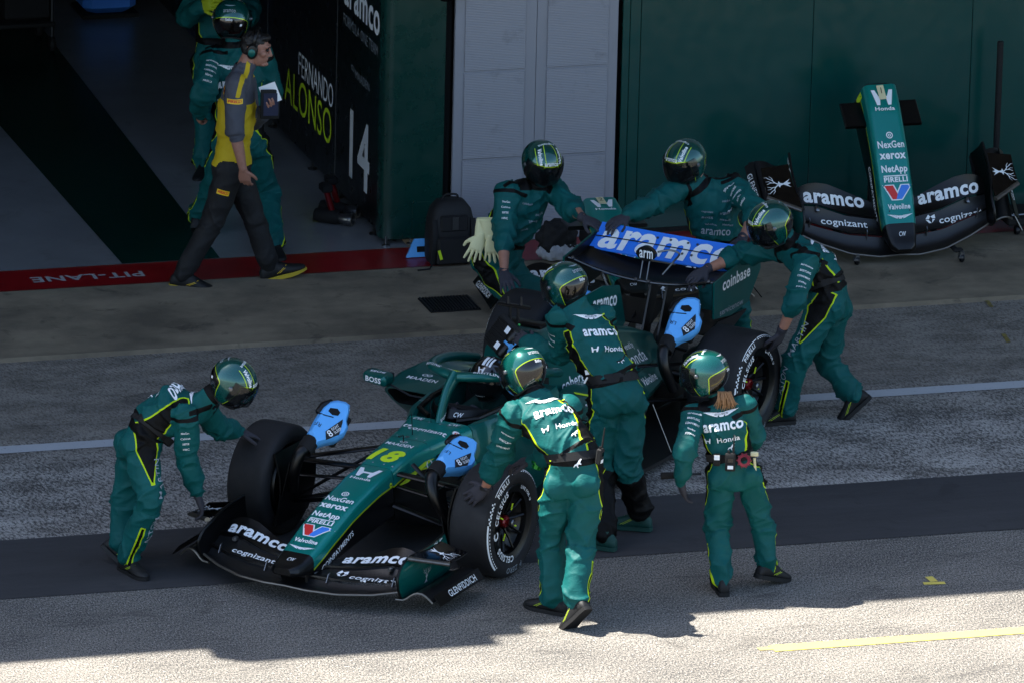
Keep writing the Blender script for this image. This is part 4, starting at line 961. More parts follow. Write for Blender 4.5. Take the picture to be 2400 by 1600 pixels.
# joints of every figure, metres, in the axes of the pit lane
POSES = {
 'p1': dict(La=(0.734, -1.394, 0.100), Ra=(0.776, -1.714, 0.170), pel=(0.809, -1.498, 0.914), Lh=(0.722, -1.461, 0.875), Rh=(0.882, -1.550, 0.914), neck=(0.628, -1.194, 1.365), head=(0.584, -1.107, 1.499), waist=(0.796, -1.494, 1.052), chest=(0.697, -1.329, 1.236), Lk=(0.717, -1.345, 0.471), Rk=(0.859, -1.533, 0.522), Ls=(0.495, -1.237, 1.257), Rs=(0.833, -1.233, 1.281), Le=(0.447, -1.056, 0.954), Lw=(0.418, -0.891, 0.680), Lt=(0.305, -0.754, 0.537), Re=(0.820, -1.195, 0.984), Rw=(0.695, -1.006, 0.877), Rt=(0.561, -0.880, 0.829)),
 'p2': dict(La=(1.877, -1.240, 0.100), Ra=(2.207, -1.149, 0.140), pel=(1.953, -1.180, 0.772), Lh=(1.876, -1.157, 0.751), Rh=(2.032, -1.203, 0.766), waist=(1.921, -1.170, 0.897), chest=(1.875, -1.157, 1.064), neck=(1.863, -1.133, 1.225), head=(1.775, -1.085, 1.403), Lk=(1.871, -1.103, 0.413), Rk=(2.152, -1.135, 0.432), Ls=(1.706, -1.075, 1.139), Rs=(2.011, -1.197, 1.207), Le=(1.600, -1.253, 0.967), Lw=(1.596, -1.191, 0.735), Lt=(1.646, -1.114, 0.590), Re=(2.099, -1.139, 0.960), Rw=(2.082, -0.920, 0.864), Rt=(2.066, -0.749, 0.840)),
 'p3': dict(La=(1.395, -0.276, 0.110), Ra=(1.727, 0.052, 0.110), pel=(1.505, -0.085, 0.952), Lh=(1.436, -0.064, 0.908), Rh=(1.593, -0.069, 0.919), waist=(1.479, -0.056, 1.073), chest=(1.377, 0.037, 1.292), neck=(1.290, 0.125, 1.520), head=(1.231, 0.184, 1.630), Lk=(1.434, -0.016, 0.481), Rk=(1.599, -0.071, 0.487), Ls=(1.171, 0.098, 1.450), Rs=(1.472, 0.176, 1.409), Le=(1.244, 0.264, 1.146), Lw=(1.102, 0.514, 1.148), Lt=(1.041, 0.678, 1.176), Re=(1.496, 0.330, 1.153), Rw=(1.393, 0.546, 1.051), Rt=(1.332, 0.725, 1.030)),
 'p4': dict(Ra=(-1.668, -0.071, 0.100), La=(-1.668, 0.123, 0.130), pel=(-1.591, -0.006, 0.791), Rh=(-1.593, -0.089, 0.823), Lh=(-1.592, 0.068, 0.785), waist=(-1.531, -0.034, 0.936), chest=(-1.356, -0.096, 1.084), neck=(-1.178, -0.149, 1.145), head=(-1.041, -0.200, 1.255), Rk=(-1.569, -0.231, 0.519), Lk=(-1.633, 0.132, 0.427), Rs=(-1.359, -0.241, 1.068), Ls=(-1.163, 0.034, 1.017), Re=(-1.321, -0.190, 0.781), Rw=(-1.237, -0.121, 0.506), Rt=(-1.173, -0.088, 0.345), Le=(-1.021, 0.211, 0.821), Lw=(-0.860, 0.393, 0.731), Lt=(-0.694, 0.468, 0.674)),
 'p5': dict(La=(3.328, 2.029, 0.100), Ra=(3.811, 2.052, 0.160), pel=(3.583, 1.932, 0.842), Lh=(3.524, 1.866, 0.818), Rh=(3.632, 2.011, 0.786), waist=(3.565, 1.937, 0.989), chest=(3.464, 1.988, 1.119), neck=(3.355, 2.031, 1.239), head=(3.207, 2.064, 1.382), Lk=(3.360, 1.893, 0.495), Rk=(3.639, 2.082, 0.408), Ls=(3.398, 1.840, 1.210), Rs=(3.334, 2.214, 1.158), Le=(3.278, 1.690, 0.979), Lw=(3.202, 1.757, 0.729), Lt=(3.188, 1.853, 0.566), Re=(3.103, 2.386, 1.074), Rw=(2.850, 2.320, 1.008), Rt=(2.685, 2.242, 0.952)),
 'p6': dict(La=(3.476, 3.470, 0.100), Ra=(3.269, 3.343, 0.100), pel=(3.344, 3.546, 0.715), Lh=(3.414, 3.525, 0.687), Rh=(3.278, 3.565, 0.677), waist=(3.320, 3.543, 0.853), chest=(3.258, 3.519, 1.044), neck=(3.186, 3.499, 1.228), head=(3.058, 3.495, 1.414), Lk=(3.419, 3.388, 0.419), Rk=(3.252, 3.396, 0.397), Rs=(3.027, 3.483, 1.233), Ls=(3.409, 3.495, 1.208), Re=(2.771, 3.341, 1.169), Rw=(2.558, 3.195, 1.139), Rt=(2.388, 3.116, 1.106), Le=(3.476, 3.221, 1.108), Lw=(3.329, 3.048, 0.981), Lt=(3.239, 2.896, 0.911)),
 'p7': dict(La=(2.073, 3.942, 0.100), Ra=(1.833, 3.791, 0.100), pel=(1.858, 3.905, 0.693), Lh=(1.931, 3.946, 0.637), Rh=(1.809, 3.878, 0.650), waist=(1.905, 3.891, 0.821), chest=(1.997, 3.864, 1.004), neck=(2.079, 3.819, 1.192), head=(2.127, 3.784, 1.379), Lk=(2.120, 3.911, 0.398), Rk=(1.983, 3.763, 0.395), Rs=(1.874, 3.733, 1.192), Ls=(2.223, 3.880, 1.172), Re=(1.819, 3.604, 0.954), Rw=(1.768, 3.389, 0.735), Rt=(1.742, 3.167, 0.653), Le=(2.286, 3.596, 1.100), Lw=(2.299, 3.336, 1.102), Lt=(2.410, 3.185, 1.070)),
 'p8': dict(La=(0.805, 5.905, 0.110), Ra=(0.175, 5.857, 0.100), pel=(0.514, 5.855, 0.873), Rh=(0.480, 5.781, 0.865), Lh=(0.551, 5.937, 0.826), waist=(0.520, 5.853, 1.042), chest=(0.539, 5.847, 1.288), neck=(0.575, 5.836, 1.549), head=(0.658, 5.812, 1.695), Rk=(0.377, 5.833, 0.487), Lk=(0.689, 5.928, 0.469), Rs=(0.483, 5.686, 1.503), Ls=(0.625, 5.999, 1.420), Re=(0.460, 5.602, 1.192), Rw=(0.520, 5.584, 0.909), Rt=(0.560, 5.632, 0.740), Le=(0.688, 6.013, 1.127), Lw=(0.726, 5.791, 1.257), Lt=(0.738, 5.630, 1.337)),
 'p9': dict(La=(0.557, 6.989, 0.160), Ra=(0.989, 6.457, 0.100), pel=(0.777, 6.695, 0.794), Lh=(0.691, 6.720, 0.760), Rh=(0.869, 6.667, 0.771), waist=(0.780, 6.693, 0.934), chest=(0.771, 6.696, 1.167), neck=(0.724, 6.710, 1.460), head=(0.721, 6.732, 1.665), Lk=(0.640, 6.839, 0.417), Rk=(1.002, 6.797, 0.384), Ls=(0.596, 6.748, 1.395), Rs=(0.934, 6.648, 1.419), Le=(0.479, 6.544, 1.209), Lw=(0.492, 6.717, 1.015), Lt=(0.501, 6.808, 0.896), Re=(1.021, 6.701, 1.137), Rw=(0.956, 6.923, 1.017), Rt=(0.938, 7.091, 0.956)),
 'p10': dict(La=(0.992, 8.510, 0.100), Ra=(1.180, 8.473, 0.100), pel=(1.115, 8.610, 0.867), Lh=(1.038, 8.633, 0.849), Rh=(1.198, 8.585, 0.853), waist=(1.113, 8.611, 1.011), chest=(1.110, 8.612, 1.234), neck=(1.106, 8.613, 1.489), head=(1.087, 8.597, 1.700), Lk=(1.010, 8.578, 0.475), Rk=(1.188, 8.526, 0.480), Ls=(0.948, 8.659, 1.421), Rs=(1.272, 8.563, 1.429), Le=(0.843, 8.458, 1.225), Lw=(0.881, 8.240, 1.359), Lt=(0.963, 8.094, 1.425), Re=(1.287, 8.336, 1.234), Rw=(1.115, 8.194, 1.369), Rt=(0.970, 8.098, 1.414)),
}
# ------------------------------------------------------------------ people
H_ = VIEW_H; R_ = VIEW_R; Z_ = V3(0, 0, 1)
def vdir(r, h, z): return unit(R_*r+H_*h+Z_*z)          # right, away, up as one sees the lane from the stand
def vnoise(P, seed=0):
    """smooth value noise in [0,1] for points (n,3)"""
    I = np.floor(P).astype(np.int64); f = P-I; f = f*f*(3-2*f); out = 0
    def hsh(i, j, k):
        n = (i*374761393+j*668265263+k*2147483647+seed*1274126177) & 0xffffffff
        n = ((n ^ (n >> 13))*1274126177) & 0xffffffff; n = n ^ (n >> 16); return (n & 0xffff)/65535.
    for dx in (0, 1):
        for dy in (0, 1):
            for dz in (0, 1):
                w = (f[:, 0] if dx else 1-f[:, 0])*(f[:, 1] if dy else 1-f[:, 1])*(f[:, 2] if dz else 1-f[:, 2])
                out = out+w*hsh(I[:, 0]+dx, I[:, 1]+dy, I[:, 2]+dz)
    return out
def remesh(g, vox, smooth=4, lam=.5):
    me = bpy.data.meshes.new('tmp'); me.from_pydata(g.V().tolist(), [], g.f); ob = bpy.data.objects.new('tmp', me); COL.objects.link(ob)
    m = ob.modifiers.new('r', 'REMESH'); m.mode = 'VOXEL'; m.voxel_size = vox
    dg = bpy.context.evaluated_depsgraph_get(); dg.update(); ev = ob.evaluated_get(dg); em = ev.to_mesh()
    n = len(em.vertices); V = np.empty(n*3); em.vertices.foreach_get('co', V); V = V.reshape(-1, 3).copy()
    E_ = np.empty(len(em.edges)*2, int); em.edges.foreach_get('vertices', E_); E_ = E_.reshape(-1, 2).copy()
    F = [tuple(p.vertices) for p in em.polygons]; ev.to_mesh_clear(); bpy.data.objects.remove(ob); bpy.data.meshes.remove(me)
    deg = np.zeros(n); np.add.at(deg, E_[:, 0], 1); np.add.at(deg, E_[:, 1], 1)
    for k in range(smooth):
        S = np.zeros_like(V); np.add.at(S, E_[:, 0], V[E_[:, 1]]); np.add.at(S, E_[:, 1], V[E_[:, 0]])
        V = V+(S/deg[:, None]-V)*lam
    return V, F
def vnormals(V, F):
    Nn = np.zeros_like(V); Fa = np.array([f if len(f) == 4 else (f[0], f[1], f[2], f[2]) for f in F])
    n = np.cross(V[Fa[:, 2]]-V[Fa[:, 0]], V[Fa[:, 3]]-V[Fa[:, 1]])
    for k in range(4): np.add.at(Nn, Fa[:, k], n)
    return Nn/(np.linalg.norm(Nn, axis=1)[:, None]+1e-12)
def seg(P, a, b):
    """distance to segment, metres along it from a"""
    d = b-a; L = np.linalg.norm(d); u = d/L; s = (P-a)@u; sc = np.clip(s, 0, L); q = P-a-sc[:, None]*u
    return np.linalg.norm(q, axis=1), s, L
def oval(c, X, Y, a, b, n=20):
    t = np.arange(n)/n*2*pi; ct, st = np.cos(t), np.sin(t)
    return c+(np.sign(ct)*np.abs(ct)**.85*a)[:, None]*X+(np.sign(st)*np.abs(st)**.85*b)[:, None]*Y

class Body: pass
def body(J, root, mat, bulk=1., sleeve=(1., 1.), seed=1, lower_dark=False, bare_head=False, shirt=False, fat=1.):
    J = {k: V3(*v) for k, v in J.items()}; B = Body(); B.J = J; B.root = root
    hx = unit(J['Rh']-J['Lh']); sx = unit(J['Rs']-J['Ls']); sp = unit(J['neck']-J['pel'])
    B.hx, B.sx = hx, sx; B.fwd_h = unit(np.cross(unit(J['waist']-J['pel']), hx)); B.fwd_s = unit(np.cross(unit(J['neck']-J['chest']), sx)); B.up = sp
    k = bulk; mids = (J['Ls']+J['Rs'])/2
    st = [(J['pel']-unit(J['waist']-J['pel'])*.10, .10, .10, 0), (J['pel']-unit(J['waist']-J['pel'])*.04, .165, .125, 0), (J['pel']+unit(J['waist']-J['pel'])*.04, .170, .128, .1), (J['waist'], .143*fat, .112*fat, .35), (J['waist']*.72+J['chest']*.28, .166*fat, .134*fat, .45),
          ((J['waist']*.4+J['chest']*.6), .166*fat, .128*fat, .6), (J['chest'], .172*fat, .126, .8), (J['chest']*.45+mids*.55, .165, .115, 1), (mids*.6+J['neck']*.4+sp*.0, .12, .088, 1), (J['neck'], .070, .068, 1), (J['neck']+unit(J['head']-J['neck'])*.05, .058, .062, 1)]
    pos = spline([s_[0] for s_ in st], 37); par = np.linspace(0, len(st)-1, 37)
    rings = []
    for p, q in zip(pos, par):
        a, b, f = [np.interp(q, range(len(st)), [s_[i] for s_ in st]) for i in (1, 2, 3)]
        X = unit(hx*(1-f)+sx*f); Y = unit(B.fwd_h*(1-f)+B.fwd_s*f); rings.append(oval(p, X, Y, a*k, b*k))
    g = G().loft(rings)
    for S in ('L', 'R'):
        s, e, w = J[S+'s'], J[S+'e'], J[S+'w']; fr = sleeve[0 if S == 'L' else 1]
        g.capsule([mids*.75+s*.25, s*.85+mids*.15, s], [.068*k, .073*k, .075*k])
        P = [s, s*.5+e*.5, e, e*.55+w*.45, w]
        if fr >= 1: g.capsule(spline([s, s*.5+e*.5, e, e*.55+w*.45, e*.24+w*.76, e*.13+w*.87, w], 25), np.interp(np.linspace(0, 6, 25), range(7), np.array([.077, .074, .067, .064, .061, .046, .040])*k), 14)
        else:
            c = e+(w-e)*max(fr-.0, .05); g.capsule(spline([s, s*.5+e*.5, e, c], 11), np.interp(np.linspace(0, 3, 11), range(4), np.array([.078, .076, .070, .069])*k), 14)
            g.capsule([e, e*.6+w*.4, w], [.044, .043, .029], 12)
        h, n_, a = J[S+'h'], J[S+'k'], J[S+'a']
        g.capsule(spline([h, h*.5+n_*.5, n_, n_*.5+a*.5, n_*.15+a*.85, a], 21), np.interp(np.linspace(0, 5, 21), range(6), np.array([.101, .096, .081, .076, .074, .058])*k*(.5+.5*fat)), 16)
        g.sphere(h-B.fwd_h*.045*k+sp*.0, .094*k); 
        if not shirt:    # gathered trouser end
            g.capsule([a*.86+n_*.14, a*.92+n_*.08], [.073*k, .071*k], 14)
    g.capsule([J['neck']-sp*.03, J['neck']*.5+J['head']*.5, J['head']], [.058, .054, .05])
    if not bare_head: g.sphere(J['head'], .088)
    V, F = remesh(g, .0095, 4, .5)
    Nn = vnormals(V, F)
    # nearest limb
    bones = [('tl', J['pel'], J['waist'], .15), ('tm', J['waist'], J['chest'], .15), ('tu', J['chest'], J['neck'], .145), ('hd', J['neck']+unit(J['head']-J['neck'])*.06, J['head'], .075)]
    for S in ('L', 'R'): bones += [(S+'ua', J[S+'s'], J[S+'e'], .078), (S+'fa', J[S+'e'], J[S+'w'], .062), (S+'th', J[S+'h'], J[S+'k'], .098), (S+'sh', J[S+'k'], J[S+'a'], .08)]
    D = []; S_ = {}
    for nm, a, b, r in bones:
        d, s, L = seg(V, a, b); D.append(d/r); S_[nm] = (d, s, L)
    zone = np.array([b[0] for b in bones])[np.argmin(D, 0)]
    isz = lambda *z: np.isin(zone, z)
    # wrinkles: folds run across each limb, stronger at the joints
    disp = np.zeros(len(V))
    for nm, a, b, r in bones:
        m = zone == nm
        if nm == 'hd' or not m.any(): continue
        d, s, L = S_[nm]; u = unit(b-a); p1 = unit(np.cross(u, (0.3, .5, .8))); p2 = np.cross(u, p1); Q = V[m]
        sc_ = .45 if shirt else 1.
        def ridge(fu, fp, slant, sd):
            a_ = (Q@p1)*fp; b_ = (Q@p2)*fp; q = np.stack([(Q@u)*fu+slant*(a_+b_), a_, b_], 1); q = q+1.1*(np.stack([vnoise(q*.6+7, sd+1), vnoise(q*.6+3, sd+2), vnoise(q*.6, sd+4)], 1)-.5)
            n_ = vnoise(q, sd); return (1-np.abs(2*n_-1))**4
        r1 = ridge(8.5, 6, .9, seed); r2 = ridge(7.5, 6, -1.3, seed+11); r3 = ridge(17, 9, .8, seed+23)
        t = s[m]/L; jn = np.exp(-((t-1)/.26)**2)+.75*np.exp(-(t/.24)**2)
        base, gain = {'tl': (.011, .010), 'tm': (.016, .008), 'tu': (.012, .005)}.get(nm, (.012, .015))
        if nm.endswith('sh'): gain = .016
        disp[m] = sc_*(base+gain*jn)*(r1+.8*r2+.35*r3-.55)
    skin = np.full(len(V), 1.); panel = np.full(len(V), 1.); dark = np.full(len(V), 1.)
    for i, S in enumerate('LR'):
        fr = sleeve[i]
        if fr < 1:
            m = isz(S+'fa'); skin[m] = (max(fr, .05)*S_[S+'fa'][2]+.064)-S_[S+'fa'][1][m]
    m = isz('hd'); skin[m] = -1
    disp[skin < 0] *= .1
    Vd = V+Nn*disp[:, None]
    # torso coordinates
    d0, s0, L0 = seg(V, J['pel'], J['waist']); d1, s1, L1 = seg(V, J['waist'], J['chest']); d2, s2, L2 = seg(V, J['chest'], J['neck'])
    tors = isz('tl', 'tm', 'tu'); tl = np.where(isz('tl'), s0, np.where(isz('tm'), L0+s1, L0+L1+s2)); TL = L0+L1+L2
    cen = np.where(isz('tl')[:, None], J['pel']+np.clip(s0, 0, L0)[:, None]*unit(J['waist']-J['pel']), np.where(isz('tm')[:, None], J['waist']+np.clip(s1, 0, L1)[:, None]*unit(J['chest']-J['waist']), J['chest']+np.clip(s2, 0, L2)[:, None]*unit(J['neck']-J['chest'])))
    f_ = np.clip(tl/TL, 0, 1)[:, None]; FX = hx*(1-f_)+sx*f_; FY = B.fwd_h*(1-f_)+B.fwd_s*f_
    lx = np.sum((V-cen)*FX, 1); fy = np.sum((V-cen)*FY, 1)
    if shirt:
        panel[tors] = np.maximum(np.maximum(tl[tors]-.70*TL, .0-tl[tors]), -1); m = isz('Lua', 'Rua', 'Lfa', 'Rfa'); panel[m] = 1
        # yellow shoulder stripe
        m = isz('tu', 'Lua', 'Rua')
        for S in ('L', 'R'):
            q = V-J[S+'s']; st_ = np.maximum(np.abs(q@B.fwd_s-.045)-.014, -(q@sp)+.0); panel[m] = np.minimum(panel[m], st_[m])
        dark[isz('Lth', 'Rth', 'Lsh', 'Rsh')] = -1; m = isz('tl'); dark[m] = tl[m]-.012
    else:
        w = np.interp(tl/TL, [.2, .8], [.078, .03]); sd = np.maximum.reduce([np.abs(fy+.012)-w, tl-.80*TL, L0+.02-tl, .07-np.abs(lx)]); panel[tors] = sd[tors]
        for S, sg in (('L', -1), ('R', 1)):
            h, n_, a = J[S+'h'], J[S+'k'], J[S+'a']; ax = unit(n_-h); o = hx*sg; o = unit(o-ax*(o@ax)); fr = np.cross(ax, o)*(-sg); fr = fr if fr@B.fwd_h > 0 else -fr
            q = V-h; s_ = q@ax; c_ = q@fr; w = np.interp(s_, [-.14, .02, .24], [.055, .068, .008])
            sd = np.maximum.reduce([np.abs(c_-.012)-w, s_-.25, -.15-s_, .03-q@o]); m = isz('tl', S+'th') & (q@o > 0); panel[m] = np.minimum(panel[m], sd[m])
            ax = unit(a-n_); o = unit(hx*sg-ax*((hx*sg)@ax)); fr = np.cross(ax, o); q = V-n_; s_ = q@ax; L = np.linalg.norm(a-n_)
            sd = np.maximum.reduce([np.abs(q@fr)-.013, .35*L-s_, .0-q@o]); m = isz(S+'sh'); panel[m] = np.minimum(panel[m], sd[m])
            if lower_dark: dark[m] = np.minimum(dark[m], .10*L-s_[m])
            # shoulder bands
            sh = J[S+'s']; ax = unit(J[S+'e']-sh); q = V-sh; dist = np.linalg.norm(q, axis=1); m = isz('tu', 'tm', S+'ua')
            sd = np.maximum(np.abs(q@ax-.004)-.013, dist-.14); sd2 = np.maximum.reduce([np.abs(q@B.fwd_s)-.016, -(q@sp)+.02, dist-.20, (q@sx)*sg-.05]); sd = np.minimum(sd, sd2); dark[m] = np.minimum(dark[m], sd[m])
        m = isz('tl', 'tm'); dark[m] = np.minimum(dark[m], np.abs(tl[m]-L0)-.026)
        m = isz('tu', 'hd'); q = (V-J['neck'])@unit(J['head']-J['neck']); cl = np.abs(q-.035)-.022; dark[m] = np.minimum(dark[m], np.where(np.abs(lx[m]) < .3, cl[m], 1))
        skin[cl < 0] = 1
    V = Vd; B.V, B.F, B.zone = V, F, zone; B.bvh = BVHTree.FromPolygons([tuple(x) for x in V], F)
    B.obj = obj('body', (V, F), mat, root, smooth=180, attrs=dict(panel=panel, dark=dark, skin=skin)); B.tl = (L0, TL)
    return B
def print_on(B, sh, o, X, out, mat='white_print', off=.0045, step=.014, name='lettering', reach=.22):
    out = unit(out); X = unit(np.asarray(X)-out*(np.asarray(X)@out)); Y = np.cross(out, X)
    return decal(name, sh, o, X, Y, out, [B.bvh], mat, B.obj, off, step, reach)
def back_print(B, small=False):
    J = B.J; o = J['chest']; up = unit(J['neck']-J['waist']); out = -B.fwd_s; X = B.sx; L = np.linalg.norm(J['neck']-J['waist'])
    c = lambda t: J['waist']+(J['neck']-J['waist'])*t
    print_on(B, wings(.23), c(.76), X, out+up*.2); print_on(B, xf(T('ASTON MARTIN', .012, .085, .01)), c(.762), X, out+up*.2, 'navy_print', .008)
    print_on(B, T('aramco', .050, .25, .03), c(.55), X, out+up*.1)
    print_on(B, join2(xf(h_mark(.045), dx=-.11), xf(T('Honda', .034, .14, .012), dx=.02)), c(.34), X, out); print_on(B, cat_mark(.05), c(.18)+X*.03, X, out)
def sleeve_print(B, S, words, t0=.25, dt=.15, h=.014, out=None, seg_='ua'):
    a, b = (B.J[S+'s'], B.J[S+'e']) if seg_ == 'ua' else (B.J[S+'e'], B.J[S+'w']); u = unit(b-a); out = -H_ if out is None else out; out = unit(out-u*(out@u)); X = np.cross(-u, out)
    if X@R_ < 0 and abs(X@R_) > .2: X = -X; 
    for i, w in enumerate(words):
        X2 = unit(X); Y = np.cross(out, X2)
        decal('lettering', T(w, h, None if len(w) < 4 else min(.085, .0085*len(w)), .01), a+(b-a)*(t0+dt*i), X2, Y, out, [B.bvh], 'white_print', B.obj, .0045, .014, .15)
def leg_print(B, S, out):
    J = B.J; h, k, a = J[S+'h'], J[S+'k'], J[S+'a']
    for (p, q, w, t, wd) in ((k, h, 'MARTIN', .36, .25), (a, k, 'ASTON', .62, .22)):
        X = unit(q-p); o = unit(out-X*(out@X)); decal('lettering', T(w, .042, wd, .004), p+(q-p)*t, X, np.cross(o, X), o, [B.bvh], 'dim_print', B.obj, .005, .014, .15)
def belt(B, mat='webbing', h=.045, buckle=True):
    J = B.J; c = J['waist']; up = unit(J['chest']-J['pel']); X = B.hx; Y = unit(np.cross(up, X)); rings = []
    for dz in (-h/2, h/2):
        r = []
        for a in np.arange(40)/40*2*pi:
            d = X*cos(a)+Y*sin(a); hit = B.bvh.ray_cast(Vector(c+up*dz+d*.32), Vector(-d), .4); p = np.array(hit[0]) if hit[0] is not None else c+up*dz+d*.16
            if np.linalg.norm(p-c) > .21: p = c+up*dz+d*.165
            r.append(p+d*.005)
        rings.append(np.array(r))
    cc = (rings[0]+rings[1])/2; rings[0] = cc-up*h/2; rings[1] = cc+up*h/2
    out = [rings[0]-(cc-c)*.03, rings[0], rings[1], rings[1]-(cc-c)*.03]
    return obj('belt', G().loft(out, (False, False)), mat, B.root, smooth=60)
def hand(root, name, wrist, tip, palm, side, curl=.35, spread=.12, mat='glove_grey', sc=1.05, thumb=.6, cuff=True, parent=None):
    """side 'L'/'R'; palm: direction the palm faces"""
    wrist = np.asarray(wrist, float); d = unit(np.asarray(tip)-wrist); n = unit(np.asarray(palm)-d*(np.asarray(palm)@d)); t = np.cross(d, n)*(1 if side == 'R' else -1)
    g = G(); s = sc
    rings = []
    for f, w, th in ((-.3, .026, .025), (0, .029, .024), (.25, .036, .021), (.6, .044, .019), (.95, .044, .016), (1.06, .038, .012)): rings.append(oval(wrist+d*(.092*s*f)+n*.002, t, n, w*s, th*s, 14))
    g.loft(rings)
    for i, (off, Ls, r) in enumerate(((.031, (.043, .026, .022), .0096), (.010, (.047, .029, .023), .0098), (-.012, (.043, .027, .022), .0094), (-.032, (.034, .021, .019), .0085))):
        p = wrist+d*(.088-.004*abs(i-1.2))*s+t*off*s; sp_ = (1.5-i)*spread; fd = unit(d+t*sp_*.8); P = [p-fd*.02, p]; a = curl*.45*(1+.12*i)
        for L in Ls:
            fd2 = unit(fd*cos(a)+n*sin(a)); p = p+fd2*L*s; P.append(p); a += curl*.8*(1+.08*i)
        g.capsule(P, [r*s*1.05, r*s*1.05, r*s, r*s*.95, r*s*.85], 10)
    p = wrist+d*.026*s+t*.026*s; td = unit(d*.62+t*thumb+n*.25); q = p+td*.04*s; q2 = q+unit(td+d*.35+n*.15)*.032*s; q3 = q2+unit(d*.9+t*thumb*.35+n*.3)*.026*s
    g.capsule([p, q, q2, q3], [.015*s, .0125*s, .011*s, .0095*s], 10)
    V, F = remesh(g, .0042, 3, .5); o = obj(name, (V, F), mat, parent or root, smooth=180)
    if cuff: obj('cuff', G().tube([wrist-d*.032, wrist-d*.02, wrist], [.034, .036, .033], 14, False), mat, o)
    return o
def shoe(root, ankle, toe, up=None, mat='shoe_black', sole='shoe_black', lines='lime_print', sc=1., nlines=2, side=None):
    """shoe whose ankle joint is at ankle, pointing along toe"""
    d = unit(toe); up = unit((Z_ if up is None else np.asarray(up))-d*((Z_ if up is None else np.asarray(up))@d)); x = np.cross(d, up); A = np.asarray(ankle, float)
    heel = A-d*.075*sc-up*.10*sc
    prof = [(-.004, .018, .05, .02), (.0, .030, .064, .0), (.02, .036, .092, 0), (.06, .038, .118, 0), (.10, .038, .120, 0), (.135, .041, .094, 0), (.18, .046, .070, 0), (.22, .047, .056, 0), (.255, .041, .046, .003), (.28, .027, .036, .008), (.290, .012, .024, .014)]
    rings = []
    for s, w, h, z0 in prof:
        P = []
        for k in range(16):
            a = 2*pi*k/16; y = cos(a); z = sin(a); zz = (h+z0)/2+(h-z0)/2*np.sign(z)*abs(z)**.7; ww = w*np.sign(y)*abs(y)**.75*(1 if z < 0 else 1-.28*z)
            P.append(heel+d*s*sc+x*ww*sc+up*(zz+.012)*sc)
        rings.append(np.array(P))
    g = G().loft(rings); o = obj('shoe', g, mat, root, smooth=70)
    ol = [(-.008, .016), (.0, .034), (.05, .041), (.12, .040), (.19, .050), (.24, .047), (.275, .033), (.296, .012)]; ol = ol+[(a, -b) for a, b in ol[::-1]]
    gs = G(); P0 = np.array([heel+d*a*sc+x*b*sc for a, b in ol]); P1 = P0+up*.026*sc
    P0 = P0+np.array([up*(.012*max(0, (a-.2)/.1)) for a, b in ol]); gs.loft([P0, P1]); obj('sole', gs, sole, o, smooth=30)
    obj('collar', G().tube([A-up*.0, A+up*.028*sc], [.047*sc, .043*sc], 14, False), mat, o)
    if lines:
        bv = [g.bvh()]
        for sg in (1, -1):
            for k in range(nlines):
                decal('stripe', stroke([(-.045+.016*k, -.014), (.0+.016*k, .010), (.03+.014*k, .026)], .0020), heel+d*.15*sc+up*.055*sc, d*sg, up, x*sg, bv, lines, o, .003, None, .15)
    return o
